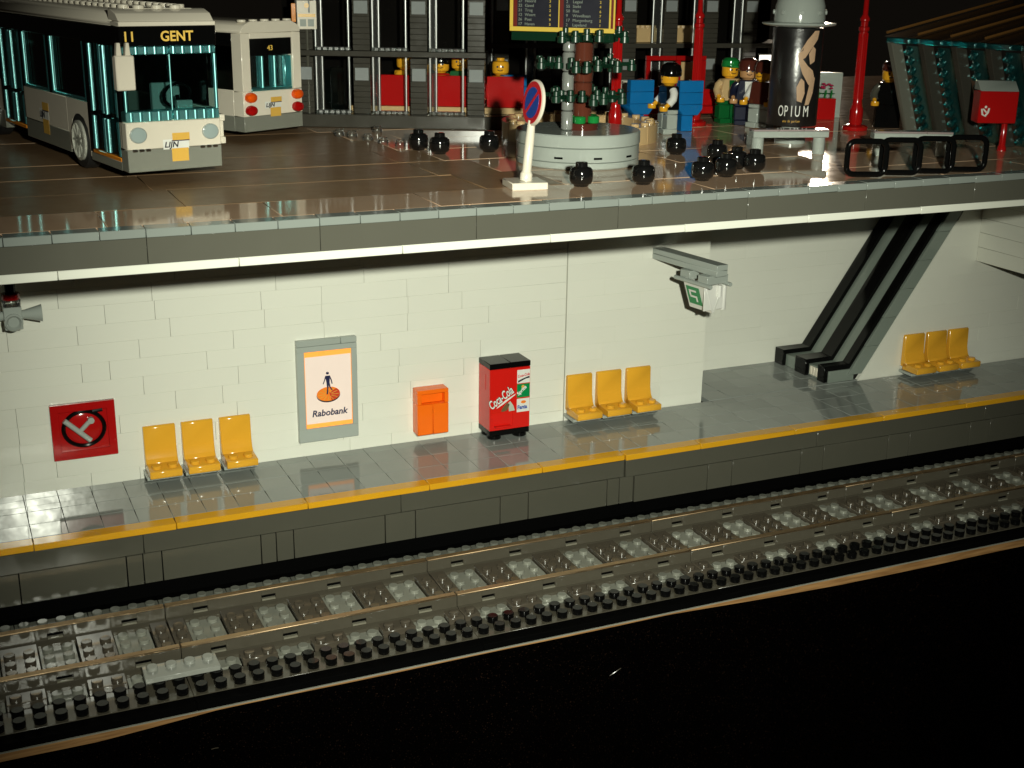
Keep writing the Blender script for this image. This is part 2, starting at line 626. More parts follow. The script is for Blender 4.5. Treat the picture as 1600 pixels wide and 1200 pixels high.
for n, k in enumerate(range(-1, 5)):
    t = thing('rail_track', TRL[n], 'rail track', (16 * k, 0, ZT), 0, 'straight rail track sections')
    for yy in (0, 5):
        r = link('rail', web, TRACKG, t, (0, yy, 0))
        link('rail_cap', cap, COPPER, r)
        for c in (2, 6, 10, 14):
            link('slot_ledge', slotl, LEDGE, r, (c, 0, 0))
            link('slot_shade', slotb, GAP, r, (c, 0, 0))
    link('sleeper', hs, TRACKG, t, (0, 0, 0.003))
    for c in (3, 7, 11):
        link('sleeper', slp, TRACKG, t, (c, 0, 0.003))
    link('sleeper', hs, TRACKG, t, (15, 0, 0.003))

# ------------------------------------------------------------------ platform
pf = structure('platform')
link('base', boxmesh('base', X1 - X0, 30, 1.35, GAP, 0), GAP, pf, (X0, YP + 0.55, -1.6))
link('core', boxmesh('core', X1 - X0, 29, 3.1, GAP, 0), GAP, pf, (X0, YP + 0.4, -0.1))
MODX = 31.8


def dyp(x):
    return -0.12 if x >= MODX - 0.01 else 0.0


# upper row of long bricks under the yellow edge
for a, b in [(-16.4, -0.42), (-0.42, 15.6), (15.6, 31.78), (31.82, 47.8), (47.8, 63.8), (63.8, 79.8), (79.8, 92)]:
    link('side_brick', boxmesh('side_brick', b - a - 0.03, 1.0, 1.2, DGREY, 0.025), DGREY, pf, (a, YP + dyp(a) + rnd.uniform(0, .02), 1.87))
# lower panels
lows = []
x = -15.5
for c in range(14):
    a = 0.6 + 8 * (c - 2)
    lows.append((a, a + 5.95))
    if c in (1, 2, 5):
        lows += [(a + 5.95, a + 6.9), (a + 6.9, a + 8)]
    else:
        lows.append((a + 5.95, a + 8))
for a, b in lows:
    link('side_panel', boxmesh('side_panel', b - a - 0.06, 0.9, 1.93, PANEL, 0.02), PANEL, pf, (a, YP + 0.05 + dyp(a) + rnd.uniform(0, .03), -0.12))
# yellow edge tiles
for a, b in [(-14.45, -6.45), (-6.45, 1.55), (1.55, 9.55), (9.55, 17.55), (17.55, 25.55), (25.55, 31.78), (31.82, 37.8), (37.8, 45.8), (45.8, 53.8), (53.8, 61.8), (61.8, 69.8), (69.8, 77.8), (77.8, 85.8)]:
    link('edge_tile', boxmesh('edge_tile', b - a - 0.03, 0.98, 0.4, YELLOW, 0.03), YELLOW, pf, (a, YP + dyp(a) - 0.01, ZP - 0.4 + rnd.uniform(-.01, .01)))
# floor tiles, each a hair out of level
tm = boxmesh('floor_tile', 1.985, 1.985, 0.4, TILE, 0.02)
tn = boxmesh('floor_tile', 1.985, 0.93, 0.4, TILE, 0.02)


def floor_tile(me, x, y):
    link('floor_tile', me, TILE, pf, (x, y, ZP - 0.4 + rnd.uniform(-.004, .004)), rot=(rnd.gauss(0, .0022), rnd.gauss(0, .0022), 0))


for i in range(46):
    x = -12.45 + 2 * i
    for j in range(3):
        floor_tile(tm, x, YP + 0.99 + dyp(x) + 2 * j)
    floor_tile(tn, x, YP + 6.99 + dyp(x) - (-0.0))
for i in range(14):
    for j in range(4):
        floor_tile(tm, 43.1 + 2 * i if False else 41.55 + 2 * i, YW + 0.05 + 2 * j) if 41.55 + 2 * i > 42.2 else None

# ------------------------------------------------------------------ brick walls
FORCED = {0: [-6.26, -4.3, 11.26], 1: [-6.34], 2: [7.14], 3: [-6.32, 3.25, 23.08], 4: [1.33], 5: [-0.63, 9.12, 17.03, 22.98], 6: [1.24, 7.13, 18.96, 24.94, 28.93],
          7: [-6.36, 3.21, 13.01, 22.93], 8: [-0.65, 9.03, 18.94], 9: [2.24, 10.03, 15.95]}


def brick_wall(parent, xa, xb, y, ztop, forced=None, cut=None, depth=1.0, jit=0.012, g=0.008, bev=0.008):
    k = -1
    while True:
        z0 = 4.31 + 1.2 * k
        z1 = min(z0 + 1.2, ztop)
        if z0 >= ztop - 0.05:
            break
        a0 = xa if cut is None else cut(z0)
        seams = sorted(forced.get(k, [])) if forced else []
        pts = [xa]
        stops = seams + [xb]
        for s in stops:
            while s - pts[-1] > 9.5:
                pts.append(round(pts[-1] + rnd.choice([3, 4, 6, 6, 8]), 2))
            if s - pts[-1] > 0.4:
                pts.append(s)
        if pts[-1] != xb:
            pts[-1] = xb
        for a, b in zip(pts, pts[1:]):
            yj = y + rnd.uniform(0, jit)
            if cut:
                lo, hi = cut(z0), cut(z1)
                if b <= lo + 0.1:
                    continue
                if a < hi:
                    MB().prism([(max(a, lo), z0), (b, z0), (b, z1), (min(max(a, hi), b), z1)], yj, yj + depth, 'Y').build('brick', WHITE, parent)
                    continue
            link('brick', boxmesh('brick', b - a - g, depth, z1 - z0 - 0.002, WHITE, bev), WHITE, parent, (a, yj, z0), rot=(0, 0, rnd.gauss(0, .0012)))
        k += 1


ZD = 21.72
wl = thing('station_wall', 'long cream white brick wall behind the poster and the vending machine', 'wall')
brick_wall(wl, -16.3, 30.93, YW, ZD, FORCED, g=0.016, bev=0.009)
wm = thing('station_wall', 'white brick wall section behind the middle three yellow seats, ending at the recess corner', 'wall')
brick_wall(wm, 30.99, 42.75, YW - 0.03, ZD, None, jit=0.004, g=0.003, bev=0.004)
MB().box(41.7, 42.7, YW + 1.03, YR, 3.3, ZD, 0.02).build('return_wall', WHITE, wm)
wb = thing('station_wall', 'white back wall of the recess behind the escalator', 'wall')
brick_wall(wb, 42.75, 78.0, YR, ZD, None, jit=0.003, g=0.002, bev=0.003)
KX, KZ, KS = 57.75, 3.5, 0.678


def cutx(z):
    return KX + (z - KZ) * KS


wr = thing('station_wall', 'white brick wall right of the escalator with a slanted left edge', 'wall')
brick_wall(wr, 54.0, X1, YW, ZD, None, cut=lambda z: max(54.0, cutx(z)), jit=0.003, g=0.002, bev=0.003)
bmR = thing('support_beam', 'white brick beam sticking out of the wall at the right picture edge', 'beam')
MB().box(68.75, 71.0, 4.0, YW - 0.01, 12.55, 13.74, 0.02).build('brick', WHITE, bmR)
for k in range(6):
    MB().box(68.75, 71.0, 4.0, YW - 0.01, 13.75 + 1.2 * k, min(14.94 + 1.2 * k, ZD - 0.02), 0.015).build('brick', WHITE, bmR)

# ------------------------------------------------------------------ street deck
dk = structure('street_deck')
MB().box(X0 - 4, X1 + 10, YC + 0.9, 60, ZD + 0.03, ZS - 0.41, 0).build('slab', mat('deck_underside', (0.05, 0.045, 0.035), 0.5, srgb=False), dk)
C0 = -6.95
for i in range(-5, 50):
    link('edge_tile', boxmesh('edge_tile', 1.975, 1.0, 0.4, EDGE, 0.025), EDGE, dk, (C0 + 2 * i, YC + rnd.uniform(0, .03), ZS - 0.4 + rnd.uniform(-.012, .006)))
for i in range(-2, 13):
    link('edge_brick', boxmesh('edge_brick', 7.98, 1.0, 1.2, FASCIA, 0.02), FASCIA, dk, (C0 - 2 + 8 * i, YC + 0.03, ZS - 1.605))
for i in range(-2, 13):
    link('edge_plate', boxmesh('edge_plate', 7.98, 1.0, 0.42, WHITE, 0.03), WHITE, dk, (C0 + 2.1 + 8 * i, YC - 0.02 + rnd.uniform(0, .02), ZS - 2.03))
ys = [YC + 1.02, 0.0, 5.3, 10.7, 15.9, 21.3, 26.7, 32.0, 37.3, 46, 60]
kerb = [X0 - 4, 22.5, 21.0, 19.5, 18.3, 17.0, 16.0, 16.0, 16.0, 16.0]
for j, (a, b) in enumerate(zip(ys, ys[1:])):
    xs = [X0 - 4, kerb[j], X1 + 10]
    x = X0 - 4 + rnd.uniform(4, 12)
    while x < X1 + 10:
        if abs(x - kerb[j]) > 1.5:
            xs.append(x)
        x += 16 if x < kerb[j] else 8
    xs = sorted(set(xs))
    for p, q in zip(xs, xs[1:]):
        mt_ = PLAZA if p >= kerb[j] - 0.01 else ROAD
        nm_ = 'plaza_tile' if mt_ is PLAZA else 'road_plate'
        link(nm_, boxmesh(nm_, q - p - 0.03, b - a - 0.045, 0.4, mt_, 0.02), mt_, dk, (p, a, ZS - 0.4 + rnd.uniform(-.012, .012)), rot=(rnd.gauss(0, .0022), rnd.gauss(0, .0008), 0))

# ------------------------------------------------------------------ platform furniture
# yellow seats
bk = MB()
bk.prism([(1.95, 0.25), (1.95, 2.82), (1.86, 2.92), (1.72, 2.92), (1.62, 2.82), (1.54, 1.3), (1.38, 0.78), (1.2, 0.56), (1.2, 0.25)], 0.0, 2.0, 'X', 0.04)
bk = bk.mesh('backrest')
bk.materials.append(SEATY)
st = MB().prism([(1.7, 0.0), (1.7, 0.58), (-0.1, 0.5), (-0.18, 0.44), (-0.18, 0.06), (-0.12, 0.0)], 0.0, 2.0, 'X', 0.04)
st.stud(0.5, 0.42, 0.52, 16)
st.stud(1.5, 0.42, 0.52, 16)
st = st.mesh('seat_pan')
st.materials.append(SEATY)
sb = MB().box(-0.12, 2.12, 0.35, 1.95, -0.24, -0.03, 0.02).mesh('mounting_tile')
sb.materials.append(LGREY)
SEATS = [(1.02, 'left'), (3.42, 'middle'), (5.86, 'right')]
for gi, (gx, where, zz) in enumerate([((1.02, 3.42, 5.86), 'between the red hose cabinet and the poster', 4.14), ((31.05, 33.48, 35.95), 'right of the vending machine', 4.1), ((61.9, 64.25, 66.55), 'right of the escalator', 4.02)]):
    for si, gx_ in enumerate(gx):
        t = thing('wall_seat', 'yellow wall seat, %s of the three %s' % (('left', 'middle', 'right')[si], where), 'seat', (gx_, YW - 2.0, zz), 0, 'yellow wall seats')
        link('backrest', bk, SEATY, t)
        link('seat_pan', st, SEATY, t)
        link('mounting_tile', sb, LGREY, t)

# fire hose cabinet
t = thing('fire_hose_cabinet', 'square red fire hose cabinet with black hose ring and grey lever on the wall', 'cabinet', (-4.42, YW - 0.32, 5.5))
c = MB()
c.box(0, 3.85, 0.18, 0.31, 0, 3.6, 0.02)
c.box(0, 3.85, 0, 0.3, 0, 0.55, 0.03).box(0, 3.85, 0, 0.3, 3.1, 3.6, 0.03).box(0, 0.5, 0.002, 0.3, 0.5, 3.15, 0.03).box(3.35, 3.85, 0.002, 0.3, 0.5, 3.15, 0.03)
c.build('case', RED, t)
ring = [(1.93 + 1.22 * math.cos(a), 0.1, 1.92 + 1.12 * math.sin(a)) for a in [2 * math.pi * i / 32 for i in range(32)]]
MB().tube(ring, 0.13, 8, True).build('hose_ring', BLACK, t)
MB().lathe([(1.02, 0), (1.02, 0.10), (0.9, 0.16), (0, 0.18)], 1.93, 0.24, 1.92, 24, 'Y', Matrix.Rotation(math.pi, 3, 'X')).build('dish', RED, t)
MB().tube([(2.5, 0.08, 3.0), (3.1, 0.08, 3.05)], 0.14, 8).build('hose_end', BLACK, t)
MB().tube([(0.78, -0.08, 2.62), (2.25, -0.08, 1.15)], 0.17, 10).tube([(1.6, -0.08, 1.75), (2.32, -0.08, 2.45)], 0.15, 10).lathe([(0.2, -0.2), (0.22, 0), (0.2, 0.12)], 2.35, -0.08, 2.48, 12, 'Y').build('lever', LGREY, t)

# backlit poster
t = thing('poster_box', 'grey framed backlit poster with orange disc, walking man and bank name', 'poster', (11.1, YW - 0.42, 4.6))
fr = MB()
fr.box(0, 4.1, 0, 0.42, 0, 0.92, 0.03).box(0, 4.1, 0, 0.42, 6.25, 6.62, 0.03).box(0, 0.5, 0.002, 0.42, 0.9, 6.27, 0.03).box(3.72, 4.1, 0.002, 0.42, 0.9, 6.27, 0.03)
fr.build('frame', LGREY, t)
MB().box(0, 3.0, 0.0, 0.42, 6.635, 7.04, 0.03).build('top_tile', LGREY, t)
MB().box(3.02, 4.1, 0.0, 0.42, 6.635, 7.04, 0.03).build('top_tile', LGREY, t)
MB().box(0, 2.6, 0.02, 0.42, -0.02, -0.002 + 0.01, 0).build('bottom_tile', LGREY, t)
MB().box(0.48, 3.74, 0.12, 0.4, 0.9, 6.27, 0).build('light_panel', LITORANGE, t)
MB().box(0.55, 3.68, 0.09, 0.115, 1.22, 5.88, 0).build('paper', LITPAPER, t)
pp = t
dm = MB().lathe([(0.0, 0), (0.80, 0.0), (0.80, 0.012), (0, 0.012)], 0, 0, 0, 32, 'Y')
for v in dm.bm.verts:
    v.co.z *= 0.62
dm.build('disc', ORINK, pp, (2.08, 0.066, 3.22))
d2 = MB().prism([(-0.81 * math.cos(a), -0.5 * math.sin(a) - 0.0) for a in [math.pi * i / 16 for i in range(17)]] + [(0.81 * math.cos(a), -0.5 * math.sin(a) - 0.09) for a in [math.pi * i / 16 for i in range(17)]], 0, 0.01, 'Y')
d2.build('disc_rim', INK, pp, (2.08, 0.072, 3.22))
d3 = MB().prism([(0.05, 0.1)] + [(0.78 * math.cos(a), 0.48 * math.sin(a)) for a in [R(x) for x in range(-75, 46, 12)]], 0, 0.008, 'Y')
d3.build('disc_shade', DORINK, pp, (2.08, 0.056, 3.22))
ray = MB()
for a in range(0, 360, 30):
    ca, sa = math.cos(R(a)), math.sin(R(a)) * 0.62
    ray.tube([(0.22 * ca, 0, 0.22 * sa), (0.7 * ca, 0, 0.7 * sa)], 0.02, 4)
ray.build('disc_lines', LOGOY, pp, (2.08, 0.055, 3.18))
fm_ = MB()
fm_.lathe([(0, -0.1), (0.1, -0.05), (0.1, 0.05), (0, 0.1)], 0.0, 0, 1.38, 10)
fm_.prism([(-0.16, 1.2), (0.16, 1.2), (0.13, 0.75), (-0.09, 0.75)], -0.01, 0.01, 'Y')
fm_.prism([(-0.16, 1.2), (-0.08, 1.15), (-0.2, 0.85), (-0.3, 0.62), (-0.34, 0.66), (-0.24, 0.9)], -0.008, 0.008, 'Y')
fm_.prism([(0.16, 1.2), (0.1, 1.12), (0.22, 0.85), (0.27, 0.6), (0.33, 0.62), (0.28, 0.9)], -0.008, 0.008, 'Y')
fm_.prism([(-0.09, 0.78), (0.08, 0.78), (0.04, 0.3), (0.0, -0.08), (-0.1, -0.1), (-0.05, 0.3)], -0.009, 0.009, 'Y')
fm_.prism([(0.0, 0.76), (0.12, 0.78), (0.18, 0.42), (0.34, 0.16), (0.26, 0.14), (0.1, 0.4)], -0.007, 0.007, 'Y')
fm_.build('walking_man', NAVYINK, pp, (2.05, 0.052, 3.3))
text_part('lettering', 'Rabobank', 0.62, NAVYINK, pp, (2.12, 0.075, 1.72), shear=0.18, bold=0.012, align='CENTER', wide=0.98)

# clear orange bin
t = thing('litter_bin', 'clear orange plastic litter bin box fixed to the wall', 'bin', (19.25, YW - 1.02, 4.2))
b = MB().box(0, 1.13, 0.0, 1.0, 0, 2.2, 0.04).box(1.15, 2.28, 0.0, 1.0, 0, 2.2, 0.04)
b.build('lower_box', TORANGE, t)
b = MB().box(0, 2.28, 0.0, 1.0, 2.95, 3.25, 0.04).box(0, 0.3, 0.01, 1.0, 2.22, 2.96, 0.02).box(2.0, 2.28, 0.01, 1.0, 2.22, 2.96, 0.02)
b.build('hood', TORANGE, t)
MB().box(0.31, 1.99, 0.45, 1.0, 2.22, 2.94, 0.02).build('opening', TORANGE, t)

# vending machine
VX, VY = 24.2, YW - 2.03
t = thing('vending_machine', 'red drinks vending machine with black top and brand stickers', 'vending machine', (VX, VY, ZP))
for (fx, fy) in ((0.55, 0.5), (2.5, 0.5), (0.55, 1.5), (2.5, 1.5)):
    MB().lathe([(0.42, 0.004), (0.5, 0.06), (0.5, 0.3), (0.36, 0.36)], fx, fy, 0, 16).build('foot', BLACK, t)
MB().box(0, 3.05, 0, 2.0, 0.34, 0.72, 0.03).build('base', BLACK, t)
bod = MB().box(0, 3.05, 0.06, 2.0, 0.72, 5.2, 0.03)
bod.build('cabinet', VRED, t)
MB().box(0.0, 3.05, 0.0, 0.055, 2.02, 5.18, 0.01).build('front_panel', VRED, t)
MB().box(0.0, 0.18, 0.0, 0.055, 0.75, 2.01, 0.01).box(1.75, 3.05, 0.0, 0.055, 0.75, 2.01, 0.01).box(0.17, 1.76, 0.001, 0.055, 0.75, 0.95, 0.0).build('front_panel', VRED, t)
MB().box(0.35, 1.55, -0.25, 0.05, 0.98, 1.08, 0.02).build('tray', VRED, t)
for (a, b_) in ((-0.02, 1.52), (1.53, 3.07)):
    MB().box(a, b_, -0.02, 2.0, 5.21, 5.62, 0.04).build('top_tile', BLACK, t)
MB().box(-0.02, -0.005, 0.75, 1.45, 3.6, 4.7, 0.0).build('side_hatch', VRED, t)
for zz, mt, nm in ((4.02, PAPER, 'cola'), (2.98 - 0.0, GREENINK, 'lime'), (1.86 + 0.05, PAPER, 'orange')):
    s_ = MB().box(2.05, 3.02, -0.02, -0.004, zz, zz + 0.98, 0.0).build('sticker', mt, t)
    if nm == 'cola':
        text_part('lettering', 'Coca-Cola', 0.27, REDINK, s_, (2.08, -0.03, zz + 0.42), tilt=0.14, shear=0.3, bold=0.006, depth=0.006, wide=0.78)
        MB().prism([(2.12, 4.08), (2.7, 4.32), (3.0, 4.36), (2.98, 4.5), (2.5, 4.36), (2.12, 4.22)], -0.03, -0.022, 'Y').build('swoosh', INK, s_)
    elif nm == 'lime':
        text_part('lettering', 'Sprite', 0.37, PAPER, s_, (2.16, -0.03, zz + 0.14), tilt=0.72, shear=0.1, bold=0.012, depth=0.006, wide=0.95)
        MB().lathe([(0, 0), (0.12, 0), (0.12, 0.008), (0, 0.008)], 2.5, -0.032, zz + 0.78, 12, 'Y').build('fruit', LOGOY, s_)
    else:
        text_part('lettering', 'Fanta', 0.40, BLUEINK, s_, (2.09, -0.03, zz + 0.22), tilt=0.02, bold=0.014, depth=0.006, wide=0.86)
        o_ = MB().lathe([(0, 0), (0.2, 0), (0.2, 0.008), (0, 0.008)], 2.55, -0.032, zz + 0.72, 14, 'Y')
        for v in o_.bm.verts:
            v.co.z = zz + 0.72 + (v.co.z - zz - 0.72) * 0.55
        o_.build('fruit', ORINK, s_)
text_part('lettering_outline', 'Coca-Cola', 0.9, INK, t, (0.12, -0.012, 2.3), tilt=0.58, shear=0.25, bold=0.045, depth=0.005, wide=0.52)
text_part('lettering', 'Coca-Cola', 0.9, PAPER, t, (0.12, -0.024, 2.3), tilt=0.58, shear=0.25, bold=0.016, depth=0.005, wide=0.52)
MB().prism([(0.5, 2.35), (1.0, 2.62), (1.9, 3.2), (1.95, 3.3), (1.2, 2.92), (0.6, 2.5)], -0.02, -0.006, 'Y').build('swoosh', PAPER, t)
MB().prism([(0.85, 2.1), (1.05, 2.08), (1.3, 2.15), (1.5, 2.55), (1.3, 2.72), (0.95, 2.35)], -0.022, -0.006, 'Y').build('bottle_print', mat('bottle_brown', (0.14, 0.09, 0.04), 0.3, srgb=False), t)
MB().prism([(1.45, 2.06), (1.9, 2.08), (1.78, 2.45), (1.55, 2.8), (1.4, 2.7)], -0.022, -0.006, 'Y').build('glass_print', mat('glass_print', (0.45, 0.5, 0.42), 0.3, srgb=False), t)

# hanging exit sign on its arm
t = thing('exit_sign', 'hanging exit sign of two white panels with green pictogram under a grey wall arm', 'sign', (37.9, YW, 15.1), R(9))
MB().box(-0.1, 0.9, -7.0, -0.02, 0.0, 0.4, 0.03).build('arm_plate', LGREY, t)
MB().box(-0.1, 0.9, -7.0, -0.02, 0.405, 0.8, 0.03).build('arm_plate', LGREY, t)
MB().box(-0.55, 1.35, -6.6, -5.6, -0.62, -0.01, 0.03).box(-0.45, 0.45, -4.6, -3.6, -0.62, -0.01, 0.03).build('bracket', LGREY, t)
MB().tube([(-0.55, -7.0, -0.66), (-0.55, -3.2, -0.66)], 0.15, 10).tube([(1.25, -7.0, -0.66), (1.25, -3.2, -0.66)], 0.15, 10).build('bar', LGREY, t)
MB().box(-0.55, 1.2, -6.38, -6.3, -2.5, -0.75, 0.03).build('end_panel', PAPER, t)
MB().lathe([(0.2, -2.6), (0.22, -2.55), (0.22, -0.8)], 1.35, -6.2, 0, 12).lathe([(0.16, -1.6), (0.16, -0.75)], 0.75, -6.45, 0, 10).build('corner_post', PAPER, t)
for s_, nm in ((-1, 'panel'), (1, 'panel')):
    mt = Matrix.Translation((0.35 + 0.75 * s_, -5.2, -0.75)) @ Matrix.Rotation(R(20) * s_, 4, 'Y')
    p = MB().box(-0.08, 0.08, -1.2, 1.2, -2.1, 0.0, 0.03, mtx=mt)
    for yy in (-0.9, -0.3, 0.3, 0.9):
        p.lathe([(0.16, 0), (0.16, 0.3)], 0.35 + 0.75 * s_, -5.2 + yy, -0.82, 10)
    p = p.build('panel', PAPER if s_ < 0 else mat('milky_clear_plastic', (0.62, 0.63, 0.58), 0.25, srgb=False), t)
    if s_ < 0:
        mt2 = mt
        MB().box(-0.11, -0.085, -0.35, 1.0, -1.7, -0.3, 0.0, mtx=mt2).build('pictogram_field', GREENINK, p)
        pic = MB().box(-0.13, -0.115, 0.0, 0.75, -0.7, -0.55, 0, mtx=mt2).box(-0.13, -0.115, 0.6, 0.75, -1.05, -0.7, 0, mtx=mt2).box(-0.13, -0.115, 0.0, 0.72, -1.15, -1.0, 0, mtx=mt2).box(-0.13, -0.115, 0.0, 0.15, -1.45, -1.15, 0, mtx=mt2)
        pic.build('pictogram', PAPER, p)

# loudspeakers at the left end
t = thing('loudspeaker', 'grey loudspeaker cluster with three horns hanging at the left picture edge', 'loudspeaker', (-6.0, 14.6, 15.2))
MB().box(-0.5, 0.5, -0.5, 0.5, -0.6, 0.75, 0.04).build('body', LGREY, t)
for sx in (-1, 1):
    MB().lathe([(0.25, 0.4), (0.28, 0.7), (0.5, 1.55), (0.52, 1.62), (0.42, 1.6), (0.2, 0.9)], 0, 0, 0.18, 16, 'X', Matrix.Rotation(0 if sx > 0 else math.pi, 3, 'Z')).build('horn', LGREY, t)
MB().lathe([(0.5, 0.5), (0.52, 0.75), (0.42, 0.8), (0.3, 0.62), (0.0, 0.62)], 0.0, 0, -0.1, 20, 'Y', Matrix.Rotation(math.pi, 3, 'Z')).build('horn', LGREY, t)
MB().lathe([(0.5, 0.76), (0.52, 0.8), (0.52, 1.1), (0.5, 1.14)], seg=16).build('mount', CLEAR, t)
MB().lathe([(0.5, 1.15), (0.52, 1.2), (0.52, 1.5)], seg=16).build('red_ring', TRED, t)
MB().lathe([(0.3, 1.51), (0.3, 6.5)], seg=12).build('hanger', BLACK, t)

# ------------------------------------------------------------------ escalator
t = thing('escalator', 'black and grey escalator rising to the right out of the wall recess', 'escalator', (0, 0, 0))


def esc_strip(name, material, y0, y1, zt, off, side, xe=54.5):
    # profile: level foot, then a flight parallel to the wall's slanted edge
    def lx(z):
        return 57.3 + (z - 4.85) * KS + off
    pr = [(xe, ZP + 0.005), (xe, zt), (lx(zt), zt), (lx(21.6), 21.6), (lx(21.6) + 1.5 - off, 21.6), (lx(ZP) + 1.5 - off, ZP + 0.005)]
    MB().prism(pr, y0, y1, 'Y', 0.03).build(name, material, t)


esc_strip('handrail', BLACK, 16.62, 17.5, 4.85, -0.3, 0, 54.55)
esc_strip('balustrade', ESCG, 17.51, 18.9, 4.5, 0.05, 0, 54.75)
esc_strip('stair_band', BLACK, 18.91, 20.35, 4.85, -0.3, 0, 54.4)
esc_strip('balustrade', ESCG, 20.36, 21.9, 4.5, 0.05, 0, 54.6)
esc_strip('handrail', BLACK, 21.91, 23.05, 4.85, -0.3, 0, 54.3)
# side cheek towards the platform, in tiles along the flight
for i in range(8):
    z0 = 4.0 + 2.25 * i
    z1 = min(z0 + 2.23, 21.6)
    a = 57.3 + (z0 - 4.85) * KS
    b = 57.3 + (z1 - 4.85) * KS
    w_ = cutx(z0) - a - 0.02
    MB().prism([(a, z0), (a + w_, z0), (b + w_, z1), (b, z1)], 16.3, 16.6, 'Y', 0.02).build('cheek_tile', ESCG, t)
MB().box(54.9, 57.4, 16.45, 16.61, ZP + 0.004, 4.45, 0.02).build('foot_panel', ESCG, t)
for i in range(3):
    MB().box(54.62, 54.75, 17.65 + 0.36 * i, 17.93 + 0.36 * i, ZP + 0.2, 4.4, 0.03).build('foot_grille', CREAM, t)


# ================================================================== street level
# ------------------------------------------------------------------ buses
BW, BL = 5.26, 31.0
LOGO = 'LIJN'


def logo(parent, x, y, z, face, k=1.0):
    # operator's logo: two yellow squares with a white name strip between them; face: 'F' front (-Y), 'R' rear (+Y), 'L' flank (-X)
    rz = {'F': 0.0, 'R': math.pi, 'L': -math.pi / 2}[face]
    g = bpy.data.objects.new('logo', MB().box(-0.78 * k, 0.66 * k, -0.006, 0.0, 0.68 * k, 1.26 * k, 0).mesh('logo'))
    g.data.materials.append(PAPER)
    col.objects.link(g)
    g.parent = parent
    g.location = Vector((x, y, z)) * S
    g.rotation_euler = (0, 0, rz)
    MB().box(-0.25 * k, 0.72 * k, -0.014, -0.008, 1.18 * k, 1.62 * k, 0).build('logo_square', LOGOY, g)
    MB().box(-0.32 * k, 0.62 * k, -0.014, -0.008, -0.05 * k, 0.72 * k, 0).build('logo_square', LOGOY, g)
    text_part('lettering', LOGO, 0.46 * k, INK, g, (-0.72 * k, -0.02, 0.8 * k), shear=0.2, bold=0.012, depth=0.004, wide=0.95)
    MB().box(-0.3 * k, 0.7 * k, -0.018, -0.010, 1.14 * k, 1.2 * k, 0).build('logo_line', NAVYINK, g)


